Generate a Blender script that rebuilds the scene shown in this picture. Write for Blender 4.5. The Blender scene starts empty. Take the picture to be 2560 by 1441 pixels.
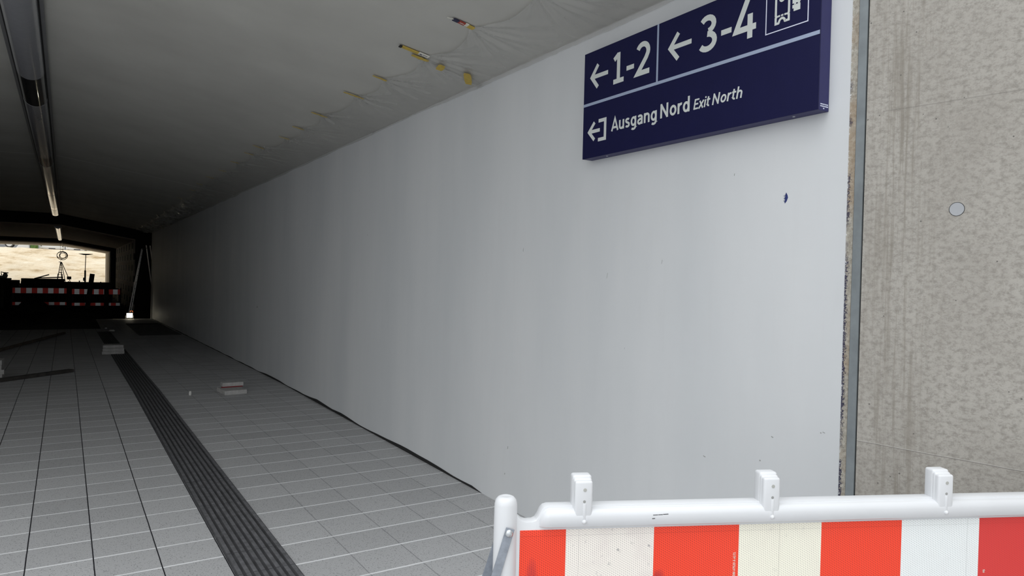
import bpy, bmesh, math, random
from mathutils import Vector, Matrix, noise
random.seed(7)
SC = bpy.context.scene
COL = SC.collection

# ---------------------------------------------------------------- camera
cam_d = bpy.data.cameras.new('camera')
cam_d.sensor_fit = 'HORIZONTAL'
cam_d.sensor_width = 36.0
cam_d.lens = 1739.218 / 2560 * 36.0
cam_d.clip_start = 0.05
cam_d.clip_end = 500
cam = bpy.data.objects.new('camera', cam_d)
COL.objects.link(cam)
_r = Vector((0.84549803, -0.53343637, 0.02405658))
_u = Vector((-0.01347337, 0.02372526, 0.99962772))
_f = Vector((0.53380853, 0.8455074, -0.01287248))
M4 = Matrix(((_r.x, _u.x, -_f.x, 0), (_r.y, _u.y, -_f.y, 0), (_r.z, _u.z, -_f.z, 1.542), (0, 0, 0, 1)))
cam.matrix_world = M4
SC.camera = cam

# ---------------------------------------------------------------- sky and exposure
world = bpy.data.worlds.new('overcast_sky')
SC.world = world
world.use_nodes = True
bg = world.node_tree.nodes['Background']
# bright overcast: glow added low at left behind the viewer to light wall, floor
_wn = world.node_tree.nodes; _wl = world.node_tree.links
_tc = _wn.new('ShaderNodeTexCoord')
_dp = _wn.new('ShaderNodeVectorMath'); _dp.operation = 'DOT_PRODUCT'
_gl = Vector((-0.80, -0.55, 0.30)).normalized()
_dp.inputs[1].default_value = _gl
_wl.new(_tc.outputs['Generated'], _dp.inputs[0])
_mr = _wn.new('ShaderNodeMapRange'); _mr.interpolation_type = 'SMOOTHSTEP'
_mr.inputs['From Min'].default_value = 0.1; _mr.inputs['From Max'].default_value = 1.0
_mr.inputs['To Min'].default_value = 0.55; _mr.inputs['To Max'].default_value = 3.2
_wl.new(_dp.outputs['Value'], _mr.inputs['Value'])
_sx = _wn.new('ShaderNodeSeparateXYZ'); _wl.new(_tc.outputs['Generated'], _sx.inputs[0])
_mz = _wn.new('ShaderNodeMapRange'); _mz.interpolation_type = 'SMOOTHSTEP'  # overhead glow added to brighten the far sand slope
_mz.inputs['From Min'].default_value = 0.55; _mz.inputs['From Max'].default_value = 1.0
_mz.inputs['To Min'].default_value = 0.0; _mz.inputs['To Max'].default_value = 5.0
_wl.new(_sx.outputs['Z'], _mz.inputs['Value'])
_ad = _wn.new('ShaderNodeMath'); _ad.operation = 'ADD'
_wl.new(_mr.outputs[0], _ad.inputs[0]); _wl.new(_mz.outputs[0], _ad.inputs[1])
_wl.new(_ad.outputs[0], bg.inputs[1])
bg.inputs[0].default_value = (0.95, 0.98, 1.0, 1)
SC.view_settings.view_transform = 'Standard'
SC.view_settings.look = 'None'
SC.view_settings.gamma = 1.0
SC.view_settings.use_curve_mapping = False
SC.view_settings.exposure = -1.1
SC.cycles.max_bounces = 14
SC.cycles.diffuse_bounces = 8
SC.cycles.transparent_max_bounces = 12

# ---------------------------------------------------------------- materials
def new_mat(name):
    m = bpy.data.materials.new(name)
    m.use_nodes = True
    nt = m.node_tree
    return m, nt, nt.nodes['Principled BSDF']

class NB:
    """small node helper"""
    def __init__(s, nt):
        s.nt = nt
    def n(s, t, **k):
        nd = s.nt.nodes.new(t)
        for a, b in k.items():
            setattr(nd, a, b)
        return nd
    def val(s, sock, v):
        if hasattr(v, 'is_output'):
            s.nt.links.new(v, sock)
        else:
            sock.default_value = v
    def math(s, op, a, b=0.0, c=0.0, clamp=False):
        nd = s.n('ShaderNodeMath', operation=op, use_clamp=clamp)
        s.val(nd.inputs[0], a); s.val(nd.inputs[1], b)
        if len(nd.inputs) > 2:
            s.val(nd.inputs[2], c)
        return nd.outputs[0]
    def mix(s, f, a, b, mode='MIX'):
        nd = s.n('ShaderNodeMix', data_type='RGBA', blend_type=mode)
        s.val(nd.inputs[0], f); s.val(nd.inputs[6], a); s.val(nd.inputs[7], b)
        return nd.outputs[2]
    def ramp(s, fac, stops):
        nd = s.n('ShaderNodeValToRGB')
        e = nd.color_ramp.elements
        while len(e) < len(stops):
            e.new(0.5)
        for i, (p, c) in enumerate(stops):
            e[i].position = p
            e[i].color = c if len(c) == 4 else (*c, 1)
        s.val(nd.inputs[0], fac)
        return nd.outputs[0]
    def coord(s, scale=None):
        tc = s.n('ShaderNodeTexCoord').outputs['Object']
        if scale is None:
            return tc
        mp = s.n('ShaderNodeMapping')
        s.nt.links.new(tc, mp.inputs[0])
        mp.inputs['Scale'].default_value = scale
        return mp.outputs[0]
    def noise(s, vec, scale, detail=3.0, rough=0.55):
        nd = s.n('ShaderNodeTexNoise')
        s.nt.links.new(vec, nd.inputs['Vector'])
        nd.inputs['Scale'].default_value = scale
        nd.inputs['Detail'].default_value = detail
        nd.inputs['Roughness'].default_value = rough
        return nd.outputs['Fac']
    def sep(s, vec):
        nd = s.n('ShaderNodeSeparateXYZ')
        s.nt.links.new(vec, nd.inputs[0])
        return nd.outputs
    def bump(s, h, strength, dist=0.002):
        nd = s.n('ShaderNodeBump')
        nd.inputs['Strength'].default_value = strength
        nd.inputs['Distance'].default_value = dist
        s.val(nd.inputs['Height'], h)
        return nd.outputs[0]
    def line(s, x, half):
        """1 where |x| < half"""
        return s.math('LESS_THAN', s.math('ABSOLUTE', x), half)

def plain(name, col, rough=0.6, metal=0.0, spec=0.5, var=0.08, vscale=18.0, coat=0.0, bump=0.0):
    """procedural: base colour broken up by noise"""
    m, nt, p = new_mat(name)
    b = NB(nt)
    f = b.noise(b.coord(), vscale, 4)
    lo = tuple(max(0, c * (1 - var)) for c in col) + (1,)
    hi = tuple(min(1, c * (1 + var)) for c in col) + (1,)
    nt.links.new(b.ramp(f, [(0.3, lo), (0.7, hi)]), p.inputs['Base Color'])
    p.inputs['Roughness'].default_value = rough
    p.inputs['Metallic'].default_value = metal
    p.inputs['Specular IOR Level'].default_value = spec
    p.inputs['Coat Weight'].default_value = coat
    if bump:
        nt.links.new(b.bump(f, bump, 0.01), p.inputs['Normal'])
    return m

def emit(name, col, strength):
    m, nt, p = new_mat(name)
    p.inputs['Base Color'].default_value = (*col, 1)
    p.inputs['Emission Color'].default_value = (*col, 1)
    p.inputs['Emission Strength'].default_value = strength
    return m

MAT = {}

def mat_floor():
    m, nt, p = new_mat('terrazzo_slabs')
    b = NB(nt)
    co = b.coord()
    xyz = b.sep(co)
    # the slab pattern is laid half a degree askew to the wall
    x = b.math('ADD', xyz[0], b.math('MULTIPLY', xyz[1], 0.0082))
    y = b.math('SUBTRACT', xyz[1], b.math('MULTIPLY', xyz[0], 0.0082))
    def joint(v, off):
        t = b.math('DIVIDE', b.math('SUBTRACT', v, off), 0.3)
        fr = b.math('FRACT', b.math('ADD', t, 1000.5))
        return b.math('MULTIPLY', b.math('SUBTRACT', fr, 0.5), 0.3), b.math('FLOOR', b.math('ADD', t, 1000.5))
    jx, ix = joint(x, -0.153)
    jy, iy = joint(y, 0.085)
    wob = b.math('MULTIPLY', b.math('SUBTRACT', b.noise(co, 9.0, 2), 0.5), 0.005)
    jy = b.math('ADD', jy, wob)
    jx = b.math('ADD', jx, b.math('MULTIPLY', wob, 0.5))
    # slab tone, one per slab
    wn = b.n('ShaderNodeTexWhiteNoise', noise_dimensions='2D')
    cb = b.n('ShaderNodeCombineXYZ')
    nt.links.new(b.math('FLOOR', b.math('DIVIDE', b.math('SUBTRACT', x, -0.153), 0.3)), cb.inputs[0])
    nt.links.new(b.math('FLOOR', b.math('DIVIDE', b.math('SUBTRACT', y, 0.085), 0.3)), cb.inputs[1])
    nt.links.new(cb.outputs[0], wn.inputs['Vector'])
    tone = b.math('ADD', 0.93, b.math('MULTIPLY', wn.outputs[0], 0.14))
    base = b.ramp(b.noise(co, 140, 3, 0.7), [(0.3, (0.40, 0.40, 0.405)), (0.7, (0.55, 0.55, 0.555))])
    # dark and light grains of the terrazzo
    v = b.n('ShaderNodeTexVoronoi')
    nt.links.new(co, v.inputs['Vector'])
    v.inputs['Scale'].default_value = 165
    pick = b.n('ShaderNodeSeparateColor')
    nt.links.new(v.outputs['Color'], pick.inputs[0])
    grain = b.math('MULTIPLY', b.math('LESS_THAN', v.outputs['Distance'], 0.42), b.math('LESS_THAN', pick.outputs[0], 0.16))
    base = b.mix(b.math('MULTIPLY', grain, 0.72), base, (0.075, 0.076, 0.08, 1))
    lg = b.math('MULTIPLY', b.math('LESS_THAN', v.outputs['Distance'], 0.4), b.math('GREATER_THAN', pick.outputs[1], 0.9))
    base = b.mix(b.math('MULTIPLY', lg, 0.35), base, (0.5, 0.5, 0.5, 1))
    tb = b.n('ShaderNodeMix', data_type='RGBA', blend_type='MULTIPLY')
    tb.inputs[0].default_value = 1
    nt.links.new(base, tb.inputs[6])
    cc = b.n('ShaderNodeCombineColor')
    for i in range(3):
        nt.links.new(tone, cc.inputs[i])
    nt.links.new(cc.outputs[0], tb.inputs[7])
    base = tb.outputs[2]
    # open dark joints left of the guide strip, thin mortared ones right of it
    left = b.math('LESS_THAN', x, 0.78)
    dk = b.math('MULTIPLY', b.line(jx, 0.0031), left)
    gy = b.math('MULTIPLY', b.line(jx, 0.003), b.math('SUBTRACT', 1.0, left))
    base = b.mix(b.math('MULTIPLY', gy, 0.55), base, (0.14, 0.14, 0.15, 1))
    wh = b.math('MULTIPLY', b.line(jy, 0.0072), b.math('ADD', 0.5, b.math('MULTIPLY', b.noise(co, 5.0, 2), 0.9)), clamp=True)
    base = b.mix(wh, base, (0.86, 0.865, 0.875, 1))
    base = b.mix(dk, base, (0.02, 0.02, 0.025, 1))
    nt.links.new(base, p.inputs['Base Color'])
    p.inputs['Roughness'].default_value = 0.62
    p.inputs['Specular IOR Level'].default_value = 0.35
    h = b.math('SUBTRACT', 1.0, b.math('MAXIMUM', dk, b.math('MULTIPLY', b.line(jy, 0.005), 0.4)))
    nt.links.new(b.bump(h, 0.6, 0.003), p.inputs['Normal'])
    return m

def mat_wall_paint():
    m, nt, p = new_mat('white_wall_paint')
    b = NB(nt)
    co = b.coord()
    st = b.noise(b.coord((1.0, 1.6, 0.35)), 1.1, 4, 0.5)
    fine = b.noise(b.coord((1, 7.0, 0.8)), 2.6, 4, 0.6)
    base = b.ramp(st, [(0.32, (0.655, 0.672, 0.688)), (0.68, (0.725, 0.735, 0.745))])
    base = b.mix(b.ramp(fine, [(0.56, (0, 0, 0)), (0.8, (0.09, 0.09, 0.09))]), base, (0.58, 0.56, 0.56, 1))
    # a few hairline scratches and flecks
    sp = b.noise(b.coord((1, 40.0, 14.0)), 1.0, 1)
    base = b.mix(b.math('GREATER_THAN', sp, 0.835), base, (0.42, 0.42, 0.43, 1))
    nt.links.new(base, p.inputs['Base Color'])
    p.inputs['Roughness'].default_value = 0.55
    p.inputs['Specular IOR Level'].default_value = 0.3
    h = b.noise(co, 5.0, 5, 0.5)
    nt.links.new(b.bump(h, 0.10, 0.02), p.inputs['Normal'])
    return m

def mat_ceiling():
    m, nt, p = new_mat('painted_ceiling_concrete')
    b = NB(nt)
    co = b.coord()
    xyz = b.sep(co)
    base = b.ramp(b.noise(co, 1.3, 5, 0.55), [(0.3, (0.50, 0.49, 0.455)), (0.7, (0.58, 0.57, 0.53))])
    seam = b.line(b.math('SUBTRACT', b.math('ADD', xyz[1], b.math('MULTIPLY', xyz[0], 0.25)), 14.3), 0.035)
    base = b.mix(b.math('MULTIPLY', seam, 0.6), base, (0.8, 0.8, 0.78, 1))
    nt.links.new(base, p.inputs['Base Color'])
    p.inputs['Roughness'].default_value = 0.6
    p.inputs['Specular IOR Level'].default_value = 0.3
    nt.links.new(b.bump(b.noise(co, 40, 4), 0.08, 0.01), p.inputs['Normal'])
    return m

def mat_concrete():
    """exposed concrete of the ramp wall: local x runs along the wall, z up"""
    m, nt, p = new_mat('mottled_ramp_concrete')
    b = NB(nt)
    co = b.coord()
    x, y, z = b.sep(co)
    big = b.noise(co, 2.2, 5, 0.6)
    base = b.ramp(big, [(0.3, (0.37, 0.345, 0.31)), (0.72, (0.475, 0.45, 0.41))])
    mid = b.noise(b.coord((0.95, 1, 1.25)), 44, 6, 0.78)
    base = b.mix(b.ramp(mid, [(0.38, (0.85, 0.85, 0.85)), (0.55, (0, 0, 0))]), base, (0.27, 0.25, 0.222, 1))
    hi = b.noise(co, 170, 3, 0.7)
    base = b.mix(b.ramp(hi, [(0.58, (0, 0, 0)), (0.72, (0.45, 0.45, 0.45))]), base, (0.55, 0.53, 0.49, 1))
    # rain streaks close to the joint
    near = b.math('SUBTRACT', 1.0, b.math('DIVIDE', b.math('ABSOLUTE', b.math('SUBTRACT', x, 0.13)), 0.17), clamp=True)
    stk = b.noise(b.coord((46.0, 1, 1.6)), 1.0, 5, 0.65)
    sf = b.math('MULTIPLY', b.ramp(stk, [(0.48, (0, 0, 0)), (0.62, (1, 1, 1))]), near)
    base = b.mix(b.math('MULTIPLY', sf, 0.75), base, (0.25, 0.225, 0.19, 1))
    # pores
    v = b.n('ShaderNodeTexVoronoi')
    nt.links.new(co, v.inputs['Vector'])
    v.inputs['Scale'].default_value = 26
    pk = b.n('ShaderNodeSeparateColor')
    nt.links.new(v.outputs['Color'], pk.inputs[0])
    pore = b.math('MULTIPLY', b.math('LESS_THAN', v.outputs['Distance'], 0.075), b.math('LESS_THAN', pk.outputs[0], 0.35))
    base = b.mix(b.math('MULTIPLY', pore, 0.75), base, (0.09, 0.085, 0.08, 1))
    # board seams of the formwork
    wv = b.math('MULTIPLY', b.math('SUBTRACT', b.noise(co, 6, 2), 0.5), 0.006)
    zz = b.math('ADD', z, wv)
    s1 = b.line(b.math('SUBTRACT', zz, 0.965), 0.0012)
    s1b = b.line(b.math('SUBTRACT', zz, 0.9675), 0.0013)
    s2 = b.math('MULTIPLY', b.line(b.math('SUBTRACT', zz, 2.19), 0.0022), b.math('GREATER_THAN', x, 0.06))
    base = b.mix(b.math('MULTIPLY', s1, 0.7), base, (0.16, 0.15, 0.14, 1))
    base = b.mix(b.math('MULTIPLY', s1b, 0.6), base, (0.56, 0.54, 0.5, 1))
    base = b.mix(b.math('MULTIPLY', s2, 0.35), base, (0.18, 0.17, 0.155, 1))
    nt.links.new(base, p.inputs['Base Color'])
    p.inputs['Roughness'].default_value = 0.8
    p.inputs['Specular IOR Level'].default_value = 0.25
    h = b.math('SUBTRACT', b.math('ADD', b.math('MULTIPLY', mid, 0.6), b.math('MULTIPLY', hi, 0.3)), b.math('MULTIPLY', pore, 0.9))
    nt.links.new(b.bump(h, 0.3, 0.004), p.inputs['Normal'])
    return m

def mat_boards():
    """board-marked wall: upright planks, every run of planks shifted"""
    m, nt, p = new_mat('board_marked_concrete')
    b = NB(nt)
    x, y, z = b.sep(b.coord())
    cb = b.n('ShaderNodeCombineXYZ')
    nt.links.new(z, cb.inputs[0]); nt.links.new(y, cb.inputs[1])
    br = b.n('ShaderNodeTexBrick')
    nt.links.new(cb.outputs[0], br.inputs['Vector'])
    br.inputs['Scale'].default_value = 1.0
    br.inputs['Brick Width'].default_value = 1.1
    br.inputs['Row Height'].default_value = 1.15
    br.inputs['Mortar Size'].default_value = 0.16
    br.inputs['Color1'].default_value = (0.66, 0.60, 0.52, 1)
    br.inputs['Color2'].default_value = (0.54, 0.49, 0.43, 1)
    br.inputs['Mortar'].default_value = (0.13, 0.12, 0.11, 1)
    br.offset = 0.5
    nt.links.new(br.outputs['Color'], p.inputs['Base Color'])
    p.inputs['Roughness'].default_value = 0.75
    return m

def mat_raw_edge():
    m, nt, p = new_mat('raw_plaster_edge')
    b = NB(nt)
    co = b.coord()
    x, y, z = b.sep(co)
    base = b.ramp(b.noise(co, 60, 5, 0.7), [(0.35, (0.3, 0.27, 0.22)), (0.65, (0.52, 0.49, 0.43))])
    br = b.noise(b.coord((1, 1, 1)), 3.1, 3)
    base = b.mix(b.ramp(br, [(0.5, (0, 0, 0)), (0.62, (0.42, 0.42, 0.42))]), base, (0.36, 0.23, 0.12, 1))
    # overspray of dark blue paint and torn white paint along the painted side
    edge = b.math('ADD', b.math('MULTIPLY', b.math('SUBTRACT', y, 1.560), 80.0), b.math('MULTIPLY', b.math('SUBTRACT', b.noise(co, 130, 4, 0.8), 0.5), 5.5))
    low = b.math('LESS_THAN', z, 2.36)
    patch = b.ramp(b.noise(b.coord((1, 1, 1)), 4.3, 3), [(0.46, (0, 0, 0)), (0.54, (1, 1, 1))])
    band = b.math('MAXIMUM', b.math('MULTIPLY', b.math('GREATER_THAN', z, 1.03), b.math('LESS_THAN', z, 1.64)), b.math('MULTIPLY', b.math('GREATER_THAN', z, 0.6), b.math('LESS_THAN', z, 0.88)))
    patch = b.math('MAXIMUM', b.math('MULTIPLY', patch, 0.9), band)
    bl = b.math('MULTIPLY', b.math('MULTIPLY', b.math('GREATER_THAN', edge, 0.62), low), patch)
    base = b.mix(b.math('MULTIPLY', bl, 0.93), base, (0.010, 0.010, 0.052, 1))
    wt = b.math('GREATER_THAN', b.math('ADD', edge, b.math('MULTIPLY', b.noise(co, 16, 3), 0.8)), 1.95)
    base = b.mix(wt, base, (0.7, 0.7, 0.7, 1))
    nt.links.new(base, p.inputs['Base Color'])
    p.inputs['Roughness'].default_value = 0.9
    nt.links.new(b.bump(b.noise(co, 150, 4, 0.7), 0.7, 0.004), p.inputs['Normal'])
    return m

def mat_film():
    m, nt, p = new_mat('masking_film_plastic')
    b = NB(nt)
    out = nt.nodes['Material Output']
    tr = b.n('ShaderNodeBsdfTransparent')
    tr.inputs[0].default_value = (0.93, 0.93, 0.93, 1)
    p.inputs['Base Color'].default_value = (0.74, 0.73, 0.70, 1)
    p.inputs['Roughness'].default_value = 0.11
    p.inputs['Specular IOR Level'].default_value = 0.8
    mx = b.n('ShaderNodeMixShader')
    mx.inputs[0].default_value = 0.36
    nt.links.new(tr.outputs[0], mx.inputs[1])
    nt.links.new(p.outputs[0], mx.inputs[2])
    nt.links.new(mx.outputs[0], out.inputs[0])
    return m

def mat_sheet(name, col, line_col, metal=0.0, dirt=0.0, smear=False):
    """prismatic reflective sheeting; local x along the fence, z up"""
    m, nt, p = new_mat(name)
    b = NB(nt)
    co = b.coord()
    x, y, z = b.sep(co)
    P = 0.0049
    tx = b.math('DIVIDE', x, P)
    fx = b.math('ABSOLUTE', b.math('SUBTRACT', b.math('FRACT', b.math('ADD', tx, 100.5)), 0.5))
    odd = b.math('MULTIPLY', b.math('FRACT', b.math('MULTIPLY', b.math('FLOOR', b.math('ADD', tx, 100.5)), 0.5)), 1.0)
    tz = b.math('ADD', b.math('DIVIDE', z, P * 1.16), odd)
    fzz = b.math('ABSOLUTE', b.math('SUBTRACT', b.math('FRACT', b.math('ADD', tz, 100.5)), 0.5))
    vert = b.math('LESS_THAN', fx, 0.055)
    dot = b.math('MULTIPLY', b.math('LESS_THAN', fx, 0.17), b.math('LESS_THAN', fzz, 0.15))
    td = b.math('ADD', b.math('DIVIDE', z, P * 1.16), b.math('MULTIPLY', tx, 0.5))
    fd = b.math('ABSOLUTE', b.math('SUBTRACT', b.math('FRACT', b.math('ADD', td, 100.5)), 0.5))
    diag = b.math('LESS_THAN', fd, 0.06)
    ln = b.math('MAXIMUM', b.math('MULTIPLY', dot, 0.9), b.math('MAXIMUM', b.math('MULTIPLY', vert, 0.45), b.math('MULTIPLY', diag, 0.42)))
    base = b.mix(ln, (*col, 1), (*line_col, 1))
    # joints of the prism tiles
    sv = b.math('ADD', b.math('ADD', b.line(b.math('SUBTRACT', x, 0.142), 0.0006), b.line(b.math('SUBTRACT', x, 0.653), 0.0006)), b.line(b.math('SUBTRACT', x, 1.173), 0.0006))
    sv = b.math('ADD', sv, b.line(b.math('SUBTRACT', z, 0.936), 0.0004), clamp=True)
    base = b.mix(b.math('MULTIPLY', sv, 0.55), base, line_col + (1,))
    if smear:   # old scrape marks on the red fields
        for cx_, cz_, rx_, rz_ in ((0.030, 0.835, 0.016, 0.055), (0.335, 0.82, 0.009, 0.030), (0.345, 0.83, 0.014, 0.02)):
            q = b.math('ADD', b.math('POWER', b.math('DIVIDE', b.math('SUBTRACT', x, cx_), rx_), 2.0), b.math('POWER', b.math('DIVIDE', b.math('SUBTRACT', z, cz_), rz_), 2.0))
            k_ = b.math('MULTIPLY', b.math('SUBTRACT', 1.0, q, clamp=True), b.math('MULTIPLY', b.noise(b.coord((400, 1, 60)), 1.0, 3), 1.1), clamp=True)
            base = b.mix(k_, base, (0.36, 0.022, 0.035, 1))
    if dirt:
        d = b.noise(co, 55, 3, 0.6)
        base = b.mix(b.ramp(d, [(0.66, (0, 0, 0)), (0.76, (dirt, dirt, dirt))]), base, (0.25, 0.25, 0.26, 1))
        d2 = b.noise(co, 9, 3, 0.6)
        base = b.mix(b.ramp(d2, [(0.5, (0, 0, 0)), (0.75, (dirt * 0.5,) * 3)]), base, (0.62, 0.52, 0.52, 1))
    nt.links.new(base, p.inputs['Base Color'])
    p.inputs['Roughness'].default_value = 0.3
    p.inputs['Metallic'].default_value = metal
    return m

def mat_sand():
    m, nt, p = new_mat('sandy_soil')
    b = NB(nt)
    f = b.noise(b.coord((0.5, 1, 2.2)), 0.9, 7, 0.65)
    base = b.ramp(f, [(0.33, (0.44, 0.30, 0.15)), (0.46, (0.76, 0.62, 0.43)), (0.7, (0.88, 0.78, 0.61))])
    nt.links.new(base, p.inputs['Base Color'])
    p.inputs['Roughness'].default_value = 0.95
    nt.links.new(b.bump(b.noise(b.coord(), 3.0, 6, 0.7), 0.7, 0.25), p.inputs['Normal'])
    return m

def mat_tactile():
    m, nt, p = new_mat('dark_ribbed_concrete')
    b = NB(nt)
    co = b.coord()
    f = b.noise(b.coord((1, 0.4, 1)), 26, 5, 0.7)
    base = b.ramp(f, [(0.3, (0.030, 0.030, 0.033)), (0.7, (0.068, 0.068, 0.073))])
    s = b.noise(co, 3.3, 4, 0.6)
    base = b.mix(b.ramp(s, [(0.66, (0, 0, 0)), (0.75, (0.35, 0.35, 0.35))]), base, (0.22, 0.22, 0.23, 1))
    nt.links.new(base, p.inputs['Base Color'])
    p.inputs['Roughness'].default_value = 0.75
    return m

MAT['floor'] = mat_floor()
MAT['wall'] = mat_wall_paint()
MAT['ceiling'] = mat_ceiling()
MAT['concrete'] = mat_concrete()
MAT['boards'] = mat_boards()
MAT['raw_edge'] = mat_raw_edge()
MAT['film'] = mat_film()
MAT['sand'] = mat_sand()
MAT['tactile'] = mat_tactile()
MAT['raw_concrete'] = plain('raw_grey_concrete', (0.27, 0.265, 0.255), 0.85, var=0.12, vscale=2)
MAT['tactile_top'] = plain('pale_rib_tops', (0.115, 0.115, 0.122), 0.7, var=0.35, vscale=22)  # rib tops toned paler than the grooves between them
MAT['dark_plastic'] = plain('dark_fence_plastic', (0.05, 0.05, 0.05), 0.7, var=0.2)  # far fence bodies, toned darker than the near fence
MAT['mat'] = plain('dusty_dark_mat', (0.15, 0.15, 0.15), 0.9, var=0.3, vscale=6)
MAT['formed_ceiling'] = plain('warm_formed_concrete', (0.70, 0.60, 0.48), 0.75, var=0.14, vscale=3)
MAT['steel'] = plain('galvanised_steel', (0.30, 0.33, 0.345), 0.45, 0.55, var=0.12, vscale=14)
MAT['steel_strap'] = plain('zinc_strap_steel', (0.34, 0.37, 0.42), 0.42, 0.6, var=0.15, vscale=60)
MAT['bolt'] = plain('bright_zinc', (0.62, 0.64, 0.66), 0.3, 0.8, var=0.1, vscale=80)
MAT['white_plastic'] = plain('white_barrier_plastic', (0.72, 0.73, 0.75), 0.38, var=0.02, vscale=9)
MAT['hole'] = plain('grey_plug', (0.45, 0.45, 0.42), 0.6)
MAT['dark_hole'] = plain('shadowed_slot', (0.34, 0.34, 0.33), 0.8)
MAT['rubber'] = plain('black_rubber', (0.03, 0.03, 0.03), 0.85, bump=0.2)
MAT['sheet_red'] = mat_sheet('red_reflective_sheeting', (1.0, 0.070, 0.028), (0.42, 0.016, 0.010), smear=True)
MAT['sheet_red_plain'] = mat_sheet('flat_red_sheeting', (0.72, 0.050, 0.046), (0.56, 0.035, 0.035))
MAT['sheet_cream'] = mat_sheet('cream_reflective_sheeting', (0.98, 0.95, 0.81), (0.44, 0.42, 0.37), dirt=0.25)
MAT['sheet_dirty'] = mat_sheet('soiled_cream_reflective_sheeting', (0.97, 0.91, 0.84), (0.42, 0.39, 0.38), dirt=0.8)
MAT['sheet_white'] = mat_sheet('white_reflective_sheeting', (0.91, 0.94, 0.94), (0.46, 0.48, 0.48), dirt=0.2)
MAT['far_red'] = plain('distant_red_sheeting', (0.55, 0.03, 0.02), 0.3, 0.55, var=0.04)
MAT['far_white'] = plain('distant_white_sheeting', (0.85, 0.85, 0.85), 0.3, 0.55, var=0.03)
MAT['sign_blue'] = plain('deep_blue_enamel', (0.0085, 0.009, 0.050), 0.5, var=0.04, spec=0.2)
MAT['sign_side'] = plain('deep_blue_side_paint', (0.026, 0.025, 0.105), 0.5, var=0.04, spec=0.35)
MAT['sign_white'] = plain('white_sign_print', (0.66, 0.69, 0.67), 0.5, var=0.02)
MAT['sign_line'] = plain('pale_blue_sign_print', (0.36, 0.42, 0.56), 0.5, var=0.02)
MAT['sign_thin'] = plain('white_blue_outline_print', (0.72, 0.74, 0.88), 0.5, var=0.02)
MAT['blue_paint'] = plain('blue_paint_smear', (0.02, 0.03, 0.14), 0.6, var=0.4, vscale=60)
MAT['yellow_tape'] = plain('yellow_masking_tape', (0.56, 0.40, 0.07), 0.6, var=0.12, vscale=40)
MAT['white_label'] = plain('white_label_paper', (0.72, 0.70, 0.62), 0.6)
MAT['navy_label'] = plain('navy_label_paper', (0.02, 0.022, 0.06), 0.5)
MAT['red_label'] = plain('red_label_paper', (0.34, 0.04, 0.025), 0.5)
MAT['black'] = plain('black_paint', (0.012, 0.012, 0.012), 0.6)
MAT['dark_steel'] = plain('dark_steel', (0.035, 0.033, 0.03), 0.6, 0.3)
MAT['void'] = plain('unlit_void_concrete', (0.035, 0.034, 0.033), 0.9)  # near-black colour carries the darkness of the unlit gaps
MAT['soil'] = plain('dark_damp_soil', (0.045, 0.042, 0.037), 0.95, var=0.4, vscale=4, bump=0.6)
MAT['plug'] = plain('pale_grey_plug_mortar', (0.40, 0.41, 0.43), 0.7, var=0.04)
MAT['lamp_cover'] = plain('grey_acrylic_lamp_cover', (0.34, 0.34, 0.365), 0.2, 0.0, spec=0.6, var=0.03, coat=0.6)
MAT['lamp_dark'] = plain('clear_dark_lamp_cover', (0.035, 0.035, 0.037), 0.14, 0.0, spec=0.8, var=0.03, coat=0.8)
MAT['lamp_rail'] = plain('grey_lamp_rail', (0.22, 0.22, 0.225), 0.5, 0.2, var=0.04)
MAT['slab'] = plain('grey_slab_concrete', (0.44, 0.43, 0.42), 0.85, var=0.15, vscale=25, bump=0.2)
MAT['red_plastic'] = plain('dark_red_plastic', (0.22, 0.015, 0.02), 0.5)
MAT['chalk'] = plain('white_rubble', (0.62, 0.61, 0.58), 0.8)
MAT['wood_dark'] = plain('dark_wet_timber', (0.05, 0.045, 0.04), 0.8, var=0.3, vscale=8)
MAT['wood'] = plain('weathered_timber', (0.16, 0.13, 0.10), 0.8, var=0.25, vscale=8)
MAT['alu'] = plain('worn_aluminium', (0.55, 0.53, 0.5), 0.35, 0.85)
MAT['cable'] = plain('black_cable', (0.012, 0.012, 0.012), 0.6)
MAT['car_grey'] = plain('grey_car_paint', (0.30, 0.31, 0.32), 0.35, coat=0.5)
MAT['car_white'] = plain('white_van_paint', (0.80, 0.80, 0.79), 0.35, coat=0.4)
MAT['glass_dark'] = plain('dark_glass', (0.03, 0.04, 0.045), 0.1)
MAT['tyre'] = plain('tyre_rubber', (0.05, 0.05, 0.05), 0.8)
MAT['rim'] = plain('silver_wheel_rim', (0.75, 0.75, 0.74), 0.4, 0.2)
MAT['leaf'] = plain('green_hedge_leaves', (0.09, 0.17, 0.035), 0.8, var=0.5, vscale=6)
MAT['asphalt'] = plain('outdoor_asphalt', (0.28, 0.28, 0.28), 0.9, var=0.1)
MAT['orange'] = plain('orange_handle', (0.5, 0.13, 0.04), 0.5)
MAT['led'] = emit('lit_floodlight_face', (1.0, 0.93, 0.75), 14.0)
MAT['grey_plaster'] = plain('pale_portal_plaster', (0.62, 0.58, 0.52), 0.8, var=0.08, vscale=1.5)

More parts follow.
